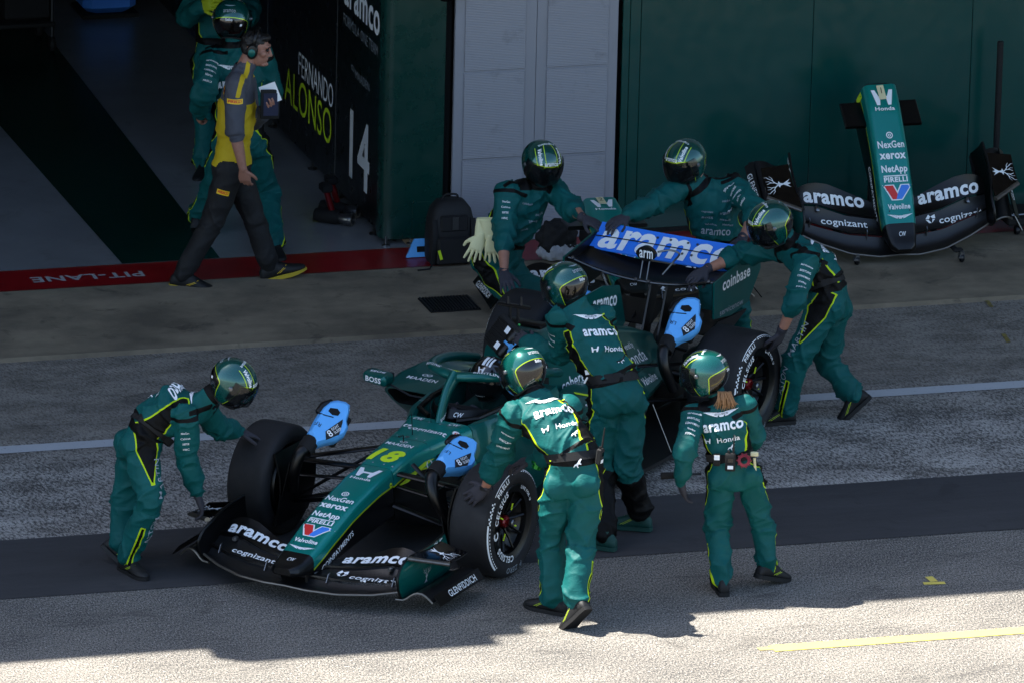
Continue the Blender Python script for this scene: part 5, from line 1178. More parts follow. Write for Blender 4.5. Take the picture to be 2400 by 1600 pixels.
def helmet(root, c, f, u, mat='helmet_shell', visor_on=True, dec_=True, sc=1., visor_up=0.):
    c = np.asarray(c, float); f = unit(f); u = unit(np.asarray(u)-f*(np.asarray(u)@f)); r = np.cross(f, u)
    nt, npn = 56, 26; rings = []; PA = []; DK = []
    for j in range(npn):
        ph = radians(89-(89+56)*j/(npn-1)); R_ng = []
        for i in range(nt):
            th = 2*pi*i/nt; cx, sx_ = cos(th), sin(th)
            x = np.sign(cx)*abs(cx)**.92*cos(ph)**.9 if cos(ph) > 0 else 0; y = np.sign(sx_)*abs(sx_)**.92*cos(ph)**.9; z = np.sign(ph)*abs(sin(ph))**.95
            lo = max(0, -z); fx = .152+.012*lo if x > 0 else .150-.020*lo; p = np.array([x*fx, y*(.130-.012*lo), z*(.148 if z > 0 else .165)])
            if x > 0 and z < 0: p[0] += .010*min(1, lo*2)*abs(cx)
            if x < 0: p[2] += .030*lo*abs(cx)
            R_ng.append(c+(f*p[0]+r*p[1]+u*p[2])*sc)
            a = math.degrees(math.atan2(p[1], p[0])); back = abs(180-abs(a)); fr = abs(a)
            rear = max((back-66)*.0022, p[2]-(.040-.00001*back*back), )
            front = max((fr-58-max(0, -p[2]-.0)*90)*.0022, p[2]-.062+.0006*max(0, fr-38))
            PA.append(min(rear, front)); DK.append(p[2]+.128 if x < .02 else 1.)
        rings.append(np.array(R_ng))
    inner = [c+(rings[-1]-c)*.95+u*.012*sc, c+(rings[-1]-c)*.86+u*.045*sc]; PA += [1]*nt*2; DK += [-1]*nt*2
    g = G().loft(rings+inner, (True, False)); shell = obj('helmet', g, mat, root, smooth=80, attrs=dict(panel=PA, dark=DK)); bv = [g.bvh()]
    if visor_on:
        rows = []
        for a in np.linspace(-78, 78, 25):
            col = []
            for z in np.linspace(-.072, .062, 7):
                d = f*cos(radians(a))+r*sin(radians(a)); h = bv[0].ray_cast(Vector(c+u*z*sc+d*.3), Vector(-d), .5); p = np.array(h[0]) if h[0] is not None else c+u*z*sc+d*.15
                col.append(p+d*(.011+.006*cos(radians(a)))+u*visor_up*cos(radians(a)))
            rows.append(col)
        v = obj('visor', G().sheet(np.array(rows), .003), 'visor_glass', shell, smooth=60)
        for a in (-80, 80):
            d = f*cos(radians(a))+r*sin(radians(a)); h = bv[0].ray_cast(Vector(c+u*.008+d*.3), Vector(-d), .5); p = np.array(h[0]); obj('visor_pivot', G().lathe([(.014*sc, 0), (.014*sc, .012), (.009*sc, .016), (.001, .016)], p, d, 14), 'steel', shell)
    if dec_:
        D = lambda sh, dr, X, mt='white_print', off=.0016: decal('lettering', sh, c+unit(dr)*.0, X, np.cross(unit(dr), unit(X-unit(dr)*(X@unit(dr)))), unit(dr), bv, mt, shell, off, .016, .3)
        for sg in (1, -1):
            dr = unit(f*.52+r*sg*.46+u*.72); X = (f*.75-u*.6)*sg; X = unit(X-dr*(X@dr))
            D(xf(T('Valvoline', .026, .115, .035, .12)), dr, X)
            fr_ = sg   # pointed end towards the visor
            D(join2(stroke([(-.085*fr_, .03), (.055*fr_, .03), (.085*fr_, .004*1)], .004), stroke([(-.07*fr_, -.03), (.06*fr_, -.03), (.085*fr_, .004)], .004)), dr, X, 'lime_print')
        D(T('cognizant', .020, .12, .012), u, r); D(wings(.085), unit(-f*.62+u*.72), r, 'dim_print'); D(T('aramco', .022, .085, .012), unit(-f*.80+u*.52), r, 'dim_print')
        D(T('aramco', .022, .10, .016), unit(f*.86+u*.5), -r); D(T('Stilo', .018, .05, .025), unit(-f*.97+u*.16), r); D(rect(.022, .016), unit(-f*.8+r*.55-u*.12), r)
    # chin strap edge
    obj('edge_trim', G().tube(np.concatenate([rings[-1], rings[-1][:1]]), .006*sc, 6, False), 'matt_black', shell)
    return shell
def person(key, base, label, group='pit crew in green overalls'):
    return thing('person', (base[0], base[1], 0), label, 'person', group)

SLV = ['servicenow', 'BREITLING', 'COINPAYMENTS', 'NetApp', 'PIRELLI']; SLV2 = ['NexGen', 'Celsius', 'xerox', 'HRC']
def crew(key, label, face, up, sleeve=(1, 1), hands=None, feet=None, seed=1, bulk=1., fat=1., lower_dark=False, shoe_mat='shoe_black', back=True, hsc=1., visor=True):
    J = POSES[key]; root = person(key, J['pel'], label); B = body(J, root, 'suit_cloth', bulk, sleeve, seed, lower_dark, fat=fat)
    for S in 'LR':
        pd, cu, mt = hands[S]; hand(root, 'glove' if mt != 'skin' else 'hand', J[S+'w'], J[S+'t'], pd, S, cu, .10, mt, 1.16 if mt != 'skin' else 1.)
        td, up_ = feet[S]; shoe(root, B.J[S+'a'], td, up_, shoe_mat, shoe_mat)
    helmet(root, B.J['head'], face, up, sc=hsc, visor_on=visor)
    if back: back_print(B)
    return B, root
gg = 'glove_grey'
# man at the near front wheel
B1, r1 = crew('p1', 'crew member in sunlit overalls bending with one hand on the near front tyre', vdir(-.62, .62, -.48), vdir(-.25, .40, .88), (.52, 1),
    dict(L=(vdir(.25, .9, -.3), .22, gg), R=(vdir(-.2, .3, -1), .6, gg)), dict(L=(vdir(-.75, .45, 0), None), R=(vdir(-.45, .35, -.62), vdir(-.25, .5, .75))), 11, 1.06)
sleeve_print(B1, 'L', SLV[:3], .3, .16)
b = belt(B1, h=.055); print_on(B1, cat_mark(.055), B1.J['waist']+R_*.03, B1.hx, -H_, off=.016)
obj('wrist_watch', G().tube([V3(*POSES['p1']['Lw'])+Z_*.012, V3(*POSES['p1']['Lw'])-Z_*.012], .037, 14), 'matt_black', r1)
# woman on the right
B2, r2 = crew('p2', 'crew member with blond hair walking away with a red nut on the belt', vdir(-.93, .30, -.12), vdir(-.05, .05, 1), (1, 1),
    dict(L=(vdir(.8, .3, .1), .32, gg), R=(vdir(-.2, .2, -1), .6, gg)), dict(L=(vdir(-.15, .9, 0), None), R=(vdir(.62, .55, -.25), vdir(.1, .1, 1))), 23, .92, .92, hsc=.98)
sleeve_print(B2, 'L', SLV, .16, .14); belt(B2, h=.05)
# hair below the helmet
hb = V3(*POSES['p2']['neck']); g = G(); rnd = random.Random(4)
for k in range(90):
    a = rnd.uniform(-1, 1); dpt = rnd.uniform(0, 1); s0 = hb+R_*(.040*a+.016)-H_*(.050+.030*dpt)+Z_*.085; s1 = s0+R_*(.012*a+.012+.01*rnd.uniform(-1, 1))+Z_*(-.05-.01*rnd.random())-H_*(.012+.01*rnd.random()); ln = rnd.uniform(.02, .075)*(1-.3*abs(a)); s2 = s1+R_*(.012*a+.02*rnd.uniform(-1, 1))-Z_*ln+H_*.006*rnd.uniform(-1, 1)
    r0 = rnd.uniform(.0028, .005); g.tube(spline([s0, s1, s2], 6), [r0, r0*1.15, r0*1.1, r0, r0*.7, .0008], 5)
obj('hair', g, 'hair_blond', r2, smooth=60)
# man leaning over the cockpit
B3, r3 = crew('p3', 'crew member leaning over the cockpit side with black knee covers', vdir(-.72, .62, -.30), vdir(-.28, .25, .9), (1, 1),
    dict(L=(vdir(-.3, .9, -.3), .5, 'glove_grey'), R=(vdir(-.2, .5, -.8), .4, gg)), dict(L=(vdir(-.8, .35, 0), None), R=(vdir(-.95, .2, 0), None)), 31, 1.04, lower_dark=True, shoe_mat='shoe_green')
sleeve_print(B3, 'L', ['servicenow', 'BREITLING', 'NetApp'], .25, .15, out=vdir(-.7, -.7, 0)); belt(B3, h=.06)
# man pushing on the left
B4, r4 = crew('p4', 'crew member stooping at the far left front wheel with a hand on the wing', vdir(.80, -.18, -.50), vdir(.42, -.1, .88), (1, 1),
    dict(L=(vdir(.1, .3, -1), .25, gg), R=(vdir(.1, .3, -1), .55, gg)), dict(R=(vdir(.55, -.75, 0), None), L=(vdir(.6, -.2, -.5), vdir(.4, .1, .8))), 43, 1.02)
sleeve_print(B4, 'R', SLV2, .30, .13); leg_print(B4, 'R', vdir(.95, -.8, 0)); belt(B4, h=.05)
# man at the rear wheel
B5, r5 = crew('p5', 'crew member with rolled sleeves striding at the near rear tyre, hand on the wing', vdir(-.86, -.28, -.40), vdir(-.34, -.1, .92), (.30, .30),
    dict(L=(vdir(-.6, .7, -.2), .25, gg), R=(vdir(-.1, .2, -1), .6, gg)), dict(L=(vdir(-.9, -.25, 0), None), R=(vdir(-.62, .0, -.62), vdir(-.6, .0, .7))), 57, 1.03)
sleeve_print(B5, 'L', SLV, .34, .13); leg_print(B5, 'L', vdir(-.85, -.8, .1)); belt(B5, h=.045)
obj('wrist_watch', G().tube([V3(*POSES['p5']['Lw'])+vdir(.3, 0, .9)*.03, V3(*POSES['p5']['Lw'])+vdir(.3, 0, .9)*.008], .034, 14), 'matt_black', r5)
# man behind the rear wing
B6, r6 = crew('p6', 'crew member facing us behind the blue rear wing with a raised clear visor', vdir(-.62, -.66, -.28), vdir(-.2, -.15, .96), (.25, 1),
    dict(L=(vdir(0, .3, -1), .4, gg), R=(vdir(0, .2, -1), .55, gg)), dict(L=(vdir(-.3, -.9, 0), None), R=(vdir(-.4, -.9, 0), None)), 61, 1.05, back=False)
sleeve_print(B6, 'L', SLV, .15, .14)
for i, (w, dx, dy) in enumerate((('cognizant', -.06, .11), ('BOSS', -.07, .06), ('aramco', .06, .10), ('Honda', .05, .05), ('coinbase', .10, .19), ('NetApp', .06, .01), ('valvoline', -.06, .01))):
    print_on(B6, T(w, .014, .075, .01), B6.J['chest']-B6.sx*dx+B6.up*(dy-.06), -B6.sx, B6.fwd_s, 'dim_print')
print_on(B6, T('aramco', .04, .2, .01), B6.J['waist']+B6.up*.09, -B6.sx, B6.fwd_h, 'dim_print'); print_on(B6, cat_mark(.04), B6.J['chest']-B6.sx*.1+B6.up*.06, -B6.sx, B6.fwd_s)
# man with rubber gloves
B7, r7 = crew('p7', 'crew member behind the far rear wheel with cream rubber gloves at the hip', vdir(.40, -.80, -.38), vdir(.2, -.3, .92), (.25, .30),
    dict(L=(vdir(0, .1, -1), .5, gg), R=(vdir(.1, .3, -1), .3, gg)), dict(L=(vdir(.5, -.8, 0), None), R=(vdir(.5, -.8, 0), None)), 71, 1.03, back=False)
sleeve_print(B7, 'R', SLV2, .30, .14)
for i, (w, dx, dy) in enumerate((('coinbase', -.09, .16), ('aramco', .02, .02), ('BOSS', .05, .07), ('Honda', -.02, -.04))): print_on(B7, T(w, .015, .07, .01), B7.J['chest']-B7.sx*dx+B7.up*dy, -B7.sx, B7.fwd_s, 'dim_print')
# crew in the garage
B9, r9 = crew('p9', 'crew member seen from behind in the dark garage behind the man in yellow', vdir(.1, .98, -.1), vdir(0, .1, 1), (1, 1),
    dict(L=(vdir(.8, .5, 0), .9, 'skin'), R=(vdir(-.5, .3, -.8), .4, 'skin')), dict(L=(vdir(.1, .8, -.5), vdir(0, .5, .8)), R=(vdir(.25, -.9, 0), None)), 91, 1.08)
sleeve_print(B9, 'L', SLV, .3, .14)
B10, r10 = crew('p10', 'crew member deep in the garage with lime gloves held at the chest', vdir(.1, -.98, -.1), vdir(0, 0, 1), (1, 1),
    dict(L=(vdir(0, .8, -.3), .7, 'glove_lime'), R=(vdir(0, .8, -.3), .7, 'glove_lime')), dict(L=(vdir(-.2, -.9, 0), None), R=(vdir(.2, -.9, 0), None)), 101, 1.0, back=False)
# tyre engineer walking past
J8 = POSES['p8']; r8 = thing('person', (J8['pel'][0], J8['pel'][1], 0), 'man in grey and yellow shirt with ear defenders walking past the garage', 'person')
B8 = body(J8, r8, 'team_shirt_cloth', .98, (1, -.0), 81, shirt=True, bare_head=True)
hand(r8, 'hand', J8['Rw'], J8['Rt'], vdir(.2, .95, 0), 'R', .55, .05, 'skin', 1., cuff=False); hand(r8, 'hand', J8['Lw'], J8['Lt'], vdir(-.5, .3, .6), 'L', .6, .05, 'skin', 1., cuff=False)
shoe(r8, J8['Ra'], vdir(.97, -.12, -.12), None, 'shoe_black', 'sole_yellow', 'gold_print', 1.1, 2); shoe(r8, J8['La'], vdir(.93, .05, .28), None, 'shoe_black', 'sole_yellow', 'gold_print', 1.1, 2)
def head8():
    c = V3(*J8['head'])+Z_*.01; f = vdir(.96, -.12, -.16); u = vdir(.14, 0, .99); u = unit(u-f*(u@f)); r = np.cross(f, u); g = G(); P = lambda a, b, d: c+f*a+r*b+u*d
    ax = np.array([f, r, u]); g.sphere(P(-.012, 0, .028), (.094, .074, .088), 20, 14, ax); g.sphere(P(.03, 0, -.045), (.062, .056, .075), 18, 12, ax)
    g.capsule([P(.075, 0, -.092), P(.055, 0, -.095)], .022); g.capsule([P(.088, 0, .022), P(.104, 0, -.014), P(.112, 0, -.024)], [.010, .013, .012]); g.capsule([P(.095, -.012, -.03), P(.095, .012, -.03)], .010)
    g.capsule([P(.082, -.03, .036), P(.086, 0, .034), P(.082, .03, .036)], .013); g.capsule([P(.088, -.016, -.054), P(.090, .016, -.054)], .008); g.capsule([P(.086, -.014, -.066), P(.086, .014, -.066)], .008)
    for s in (1, -1): g.capsule([P(-.01, s*.076, .02), P(-.015, s*.08, -.02)], [.018, .012], flat=.5); g.sphere(P(.060, s*.040, -.015), .026)
    g.capsule([P(-.03, 0, -.06), V3(*J8['neck'])], [.056, .06])
    V, F = remesh(g, .005, 3, .5); o = obj('head', (V, F), 'skin', r8, smooth=180)
    for s in (1, -1): obj('eye', G().sphere(P(.084, s*.03, .014), .011), 'black_print', o); obj('eyebrow', G().capsule([P(.094, s*.014, .036), P(.090, s*.044, .034)], .005), 'hair_dark', o)
    obj('stubble', G().capsule([P(.070, -.025, -.095), P(.088, 0, -.092), P(.070, .025, -.095)], [.012, .015, .012]), 'skin', o)
    h = G(); h.sphere(P(-.020, 0, .048), (.092, .078, .078), 22, 14, ax); h.sphere(P(.045, 0, .092), (.045, .055, .026), 16, 10, ax); h.sphere(P(-.058, 0, .0), (.05, .068, .062), 16, 10, ax)
    V, F = remesh(h, .007, 2); V = V+vnormals(V, F)*((vnoise(V*70, 3)-.5)*.010)[:, None]; obj('hair', (V, F), 'hair_dark', r8, smooth=180)
    hs = obj('ear_defenders', G().tube(spline([P(-.01, .088, .03), P(-.01, .09, .09), P(-.01, .05, .138), P(-.01, -.05, .138), P(-.01, -.09, .09), P(-.01, -.088, .03)], 20), .008, 8, flat=1.6, up=f), 'satin_black', r8)
    for s in (1, -1):
        obj('ear_cup', G().loft([np.array([P(-.012+w*cos(a)*.8, s*(.074+y), -.002+w*1.15*sin(a)) for a in np.arange(18)/18*2*pi]) for w, y in ((.042, 0), (.049, .008), (.049, .022), (.040, .034), (.022, .038))]), 'satin_black', hs)
        obj('cup_badge', G().sphere(P(-.012, s*.112, -.008), (.026, .006, .03), 14, 8, ax), 'green_paint', hs)
    return P
head8()
Jn = V3(*J8['neck']); obj('collar', G().tube([Jn-vdir(.25, 0, .97)*.02, Jn+vdir(.25, 0, .97)*.035], [.080, .066], 16, False), 'shirt_grey' if 'shirt_grey' in MATS else 'shirt_cloth', r8)
out = -H_
def patch(o, X, w, h, out=-H_, mat='gold_print'):
    X = unit(np.asarray(X)-out*(np.asarray(X)@out)); print_on(B8, rect(w, h), o, X, out, mat, .004); print_on(B8, join2(T('PIRELLI', h*.42, w*.82, .03), xf(rect(w*.82, h*.09), dy=h*.3)), o, X, out, 'red_print', .0075)
patch(V3(*J8['Rs'])*.66+V3(*J8['Re'])*.34, R_, .105, .034); patch(V3(*J8['Rh'])*.60+V3(*J8['Rk'])*.40+R_*.0, R_-Z_*.25, .085, .036); patch(V3(*J8['Rs'])-R_*.09-Z_*.06, Z_*.9+R_*.2, .09, .06, unit(-H_-R_*.8))
patch(V3(*J8['Ra'])+R_*.06-Z_*.04, R_-Z_*.6, .06, .02) if False else None
# ------------------------------------------------------------------ driver
rd = thing('person', cw(1.45, 0, .1), 'driver with a black helmet sitting in the car cockpit', 'person')
g = G(); Wd = lambda *a: cw(*a)
g.capsule([Wd(1.62, 0, .30), Wd(1.56, 0, .50), Wd(1.50, 0, .58)], [.15, .16, .10], flat=.8)
for y in (1, -1): g.capsule([Wd(1.52, y*.13, .56), Wd(1.36, y*.20, .50), Wd(1.12, y*.13, .60)], [.06, .05, .04]); g.capsule([Wd(1.6, y*.09, .3), Wd(1.15, y*.1, .42), Wd(.85, y*.08, .25)], [.08, .07, .05])
g.capsule([Wd(1.5, 0, .58), Wd(1.42, 0, .72)], .06); g.sphere(Wd(1.41, 0, .76), .09)
V, F = remesh(g, .011, 3); n = len(V); simple('driver_suit', srgb(10, 70, 62), .8, var=.2)
obj('body', (V, F), 'driver_suit', rd, smooth=180)
for y, S in ((1, 'L'), (-1, 'R')): hand(rd, 'glove', Wd(1.12, y*.13, .60), Wd(1.02, y*.09, .64), Wd(-.5, -y*1, 0)-Wd(0, 0, 0), S, .9, .05, 'glove_grey', 1.)
simple('black_helmet_paint', srgb(12, 12, 14), .15, coat=.8, var=.05)
hf = cw(-1, 0, -.10); hl = helmet(rd, Wd(1.40, 0, .785), hf, Z_, mat='black_helmet_paint', dec_=False, sc=.92)
hb_ = [c_ for c_ in hl.children]
hbv = [BVHTree.FromPolygons([tuple(V3(*v.co)+BASES[rd]) for v in hl.data.vertices], [tuple(p.vertices) for p in hl.data.polygons])]
hr = np.cross(unit(hf), Z_)
def hdec(sh, dr, X, mat='white_print'): decal('lettering', sh, Wd(1.40, 0, .785), X, np.cross(unit(dr), unit(X-unit(dr)*(X@unit(dr)))), unit(dr), hbv, mat, hl, .002, .015, .3)
hdec(join2(rect(.02, .09), xf(rect(.012, .09), dx=.025), xf(rect(.012, .09), dx=.045)), unit(unit(hf)*.35+Z_*.9), -hr); hdec(h_mark(.05), unit(unit(hf)*.75+Z_*.62), -hr); hdec(T('MAADEN', .014, .07, .01), unit(unit(hf)*.9-Z_*.5), -hr)
# ------------------------------------------------------------------ brake cooling blowers
def blower(noz, top, out, hose, letters, label, wdir=1):
    noz = np.asarray(noz, float); a = unit(np.asarray(top)-noz); out = unit(np.asarray(out)-a*(np.asarray(out)@a)); w = np.cross(a, out)*wdir
    t = thing('brake_blower', noz, label, 'blower', 'blue brake cooling blowers')
    pr = [(-.054, .034), (.0, -.004), (.043, -.02), (.075, .012), (.106, .048), (.16, .095), (.192, .155), (.185, .212), (.148, .245), (.128, .305), (.10, .352), (.06, .356), (.0, .335), (-.045, .30), (-.07, .235), (-.066, .13)]
    pr = [(x_*.84, y_*1.06) for x_, y_ in pr]
    c = np.mean(pr, 0); rings = []
    for dz, k in ((-.052, .86), (-.040, .97), (-.0, 1.), (.030, .97), (.050, .84)):
        rings.append(np.array([noz+w*(c[0]+(x-c[0])*k)+a*(c[1]+(y-c[1])*k)+out*dz for x, y in pr]))
    gb = G().loft(rings); o = obj('housing', gb, 'blower_blue', t, smooth=32); bv = [gb.bvh()]
    X, Y = w, a
    hole = [(-.012, .262), (.03, .285), (.058, .272), (.056, .245), (.022, .228), (-.012, .236)]
    obj('hole_shade_plate', G().prism(hole, noz+out*.044, w, a, out, .010), 'dark_void', o, smooth=0)  # raised near-black plate stands in for the shade in the grip opening
    obj('slot', G().box(noz+w*.005+a*.205+out*.050, (.07, .006, .006), [unit(w*.8+a*.3), unit(a*.8-w*.3), out]), 'dark_void', o, smooth=0); obj('slot', G().box(noz-w*.045+a*.19+out*.048, (.03, .006, .006), [unit(w*.8+a*.3), unit(a*.8-w*.3), out]), 'dark_void', o, smooth=0)
    obj('grip', G().capsule([noz-w*.062+a*.215+out*.02, noz-w*.058+a*.27+out*.02, noz-w*.03+a*.318+out*.015], [.022, .024, .020]), 'satin_black', o, smooth=60)
    obj('top_strap', G().capsule([noz-w*.01+a*.325+out*.01, noz+w*.05+a*.348+out*.01], .013), 'satin_black', o, smooth=60)
    lab = poly2([(.044, .10), (.074, .052), (.128, .132), (.104, .22), (.094, .242)])
    decal('label_plate', lab, noz, X, Y, out, bv, 'black_print', o, .003, .03, .2)
    tx = unit(a*.93+w*.36)
    decal('lettering', join2(xf(T('8', .046, None, .012), dx=-.038), xf(T('EIGHT', .019, .058, .004), dx=.018, dy=.013), xf(T('SLEEP', .019, .058, .004), dx=.018, dy=-.013)), noz+w*.087+a*.138, tx, np.cross(out, tx), out, bv, 'white_print', o, .006, .03, .2)
    decal('lettering', T(letters, .030, None, -.005), noz-w*.022+a*.115, -w, -a, out, bv, 'navy_print', o, .003, .03, .3)
    for dx in (.01, .085): obj('connector', G().box(noz+w*dx+a*(.335+dx*.15)-out*.02, (.03, .03, .03), [w, a, out]), 'white_print', o, smooth=0)
    obj('battery', G().box(noz+w*.06+a*.22-out*.07, (.17, .24, .05), [w, a, out], bev=.012), 'matt_black', o)
    cl = G().lathe([(.050, -.075), (.054, -.07), (.054, .02), (.048, .03), (.03, .03)], noz-a*.005, a, 18); obj('nozzle_collar', cl, 'matt_black', t)
    h = [noz-a*.06]+[np.asarray(p) for p in hose]; obj('hose', G().tube(spline(h, 16), np.linspace(.044, .036, 16), 14), 'satin_black', t, smooth=60)
    return t
blower(cw(-.10, -.475, .67), cw(.20, -.45, .87), vdir(.12, -.85, .45), [cw(-.20, -.49, .62), cw(-.22, -.52, .5), cw(-.16, -.56, .36)], 'RF', 'blue blower on the far front wheel duct at the left')
blower(cw(-.12, .465, .665), cw(.30, .46, .80), vdir(.12, -.85, .45), [cw(-.24, .48, .63), cw(-.27, .52, .52), cw(-.20, .57, .36)], 'LF', 'blue blower on the near front wheel duct between nose and tyre')
blower(cw(2.97, .49, .70), cw(3.27, .47, .93), vdir(.05, -.85, .5), [cw(2.87, .50, .66), cw(2.84, .53, .56), cw(2.92, .56, .40)], 'LR', 'blue blower hung below the rear wing by the near rear tyre')
blower(cw(3.20, -.47, .60), cw(3.60, -.45, .79), vdir(.05, -.85, .5), [cw(3.1, -.48, .56), cw(3.07, -.52, .48), cw(3.12, -.56, .36)], 'RR', 'blue blower half hidden behind the helmet of the man over the cockpit')
# cockpit cooling fan held on the roll hoop
fc = cw(1.60, .0, 1.0); t = thing('cockpit_fan', fc, 'black and blue cooling fan unit with green lights on the roll hoop', 'fan')
n_ = unit(vdir(-.62, -.62, .42)); x_ = unit(np.cross(Z_, n_)); y_ = np.cross(n_, x_); c_ = unit(x_*.9-y_*.35); d_ = np.cross(n_, c_)
hs = obj('fan_box', G().box(fc-c_*.03, (.20, .22, .07), [c_, d_, n_], bev=.025), 'matt_black', t)
for k in range(11): obj('fin', G().box(fc-c_*.03+n_*.038+d_*(-.085+.017*k), (.16, .006, .010), [c_, d_, n_]), 'satin_black', hs, smooth=0)
obj('blue_ring', G().lathe([(.05, -.05), (.085, -.045), (.09, .0), (.075, .025), (.05, .03)], fc+c_*.11-n_*.03, unit(c_+n_*.3), 20), 'blower_blue', t)
for k in (-1, 1): 
    o = obj('battery', G().box(fc+c_*.085+d_*.055*k+n_*.045, (.06, .09, .05), [c_, d_, n_], bev=.008), 'satin_black', t); obj('label_plate', G().box(fc+c_*.025+d_*.06*k+n_*.040, (.05, .045, .008), [c_, d_, n_]), 'white_print', o, smooth=0)
bp = cw(1.715, 0, 1.185); obj('crossbar', G().box(bp, (.22, .045, .018), [R_*.98-Z_*.12, H_, Z_], bev=.006), 'satin_black', t)
for k in (-.04, .045): obj('prong', G().tube([bp+R_*k, bp+R_*k+Z_*.06], [.013, .007], 8), 'dark_metal', t); obj('leg', G().tube([bp+R_*k*.6, bp+R_*k*.6-Z_*.11], .010, 8), 'dark_metal', t)
for k in (-.03, .0, .035): obj('indicator_light', G().sphere(bp+R_*k-Z_*.125-H_*.012, .009, 10, 6), 'green_light', t)
# ------------------------------------------------------------------ spare nose and wing assemblies
def spare(base, rot, label, number, stand):
    """copies of the car's own nose parts; base = world place of the assembly's origin"""
    t = thing('spare_nose', base, label, 'nose cone', 'spare nose and front wing assemblies'); t.rotation_euler = rot
    kids = {}
    for p in FRONT: kids[p.name] = copy_tree(p, t)
    def add(name, g, mat, par=t): return obj(name, g, mat, par, flip=True)
    add('mount_face', G().loft([ring(-.095, .118, .13, .58, .285, .04, .03), ring(-.06, .10, .11, .55, .31, .04, .03)]), 'matt_black')
    for y in (1, -1):
        add('stub_arm', G().loft([ring(x, .085, .085, .47-.04*k, .44-.04*k, .012, .012, 4, 0, y*.20) for k, x in ((0, -.36), (0, -.16))]), 'satin_black'); decal('lime_patch', rect(.05, .10), (-.13, y*.14, .47), (1, 0, 0), (0, 0, 1), (0, y, 0), [g_nose.bvh()], 'lime_print', t, .003, .03, .2, flip=True)
    z = .593; decal('paper_tag', xf(rect(.052, .11), rot=.06), (-.165, -.005, z), (0, 1, 0), unit((1, 0, .3)), unit((-.3, 0, 1)), [g_nose.bvh()], 'tape_paper', t, .006, .03, .2, flip=True)
    decal('lettering', T(number, .05, None, -.01), (-.15, -.005, z), (0, 1, 0), unit((1, 0, .3)), unit((-.3, 0, 1)), [g_nose.bvh()], 'black_print', t, .009, .03, .2, flip=True)
    return t
p_ = radians(40)
lead = V3(-1.24, 0, .125); co, si = cos(p_), sin(p_)
# local (x back, -y left, z up) -> world: x -> (0, cos p, sin p), left -> +X
Rm = Matrix(((0, -1, 0), (co, 0, -si), (si, 0, co)))
def place(lw_, Rm): return lw_-np.array(Rm @ Vector(lead))
s1 = spare(place(V3(5.245, 5.33, .085), Rm), Rm.to_euler(), 'spare nose tagged 1 with front wing tilted up on a stand against the green hoarding', '1', True)
Rm2 = Matrix(((.06, -.998, 0), (.998, .06, 0), (0, 0, 1)))
s2 = spare(V3(3.055, 5.302, .57)-np.array(Rm2 @ Vector((-.275, 0, .57))), Rm2.to_euler(), 'spare nose tagged 2 lying flat on the concrete behind the rear wing', '2', False)
# wheeled stand of the tilted nose
t = thing('nose_stand', (5.3, 5.75, .02), 'black wheeled stand holding the tilted spare nose', 'stand')
obj('frame_rail', G().tube([(4.95, 5.40, .10), (4.97, 6.25, .12)], .018, 8), 'matt_black', t); obj('frame_rail', G().tube([(5.66, 5.32, .10), (5.64, 6.25, .12)], .018, 8), 'matt_black', t)
obj('cross_rail', G().tube([(4.97, 6.2, .12), (5.64, 6.2, .12)], .018, 8), 'matt_black', t); obj('upright', G().tube([(5.3, 6.2, .12), (5.28, 6.15, .85)], .018, 8), 'matt_black', t); obj('pad', G().box((5.27, 6.02, .78), (.22, .12, .05), bev=.02), 'matt_black', t)
for x, y in ((4.936, 5.37), (5.686, 5.285)):
    obj('bracket', G().box((x+.02*(1 if x < 5.3 else -1), y+.03, .105), (.07, .05, .02), bev=.004), 'matt_black', t)
    cs = obj('caster_fork', G().box((x, y, .082), (.035, .05, .045), bev=.006), 'steel', t); obj('wheel', G().lathe([(.03, -.012), (.034, -.006), (.034, .006), (.03, .012), (.001, .012)], (x, y-.005, .057), (1, 0, 0), 16), 'dark_metal', cs); obj('brake_pedal', G().box((x-.02, y-.035, .07), (.03, .03, .012)), 'steel', cs, smooth=0)
# trolley and post at the right edge
t = thing('equipment_trolley', (6.45, 6.0, .02), 'low black trolley with a tall post at the right edge', 'trolley')
obj('deck', G().box((6.6, 6.02, .12), (.75, .34, .06), bev=.01), 'matt_black', t); obj('rail', G().tube([(6.25, 5.85, .17), (6.98, 5.85, .19)], .008, 8), 'steel', t); obj('post', G().tube([(6.24, 6.2, .15), (6.24, 6.2, 1.36)], .022, 12), 'matt_black', t); obj('strut', G().tube([(6.27, 5.86, .18), (6.33, 5.83, .06)], .007, 8), 'steel', t)
for k in range(40): obj('post_ring', G().lathe([(.0225, 0), (.0245, .006), (.0225, .012)], (6.24, 6.2, .6+k*.019), (0, 0, 1), 12), 'matt_black', t)
for x in (6.3, 6.9): obj('caster', G().lathe([(.03, -.015), (.035, 0), (.03, .015), (.001, .015)], (x, 5.86, .056), (1, 0, 0), 14), 'dark_metal', t)
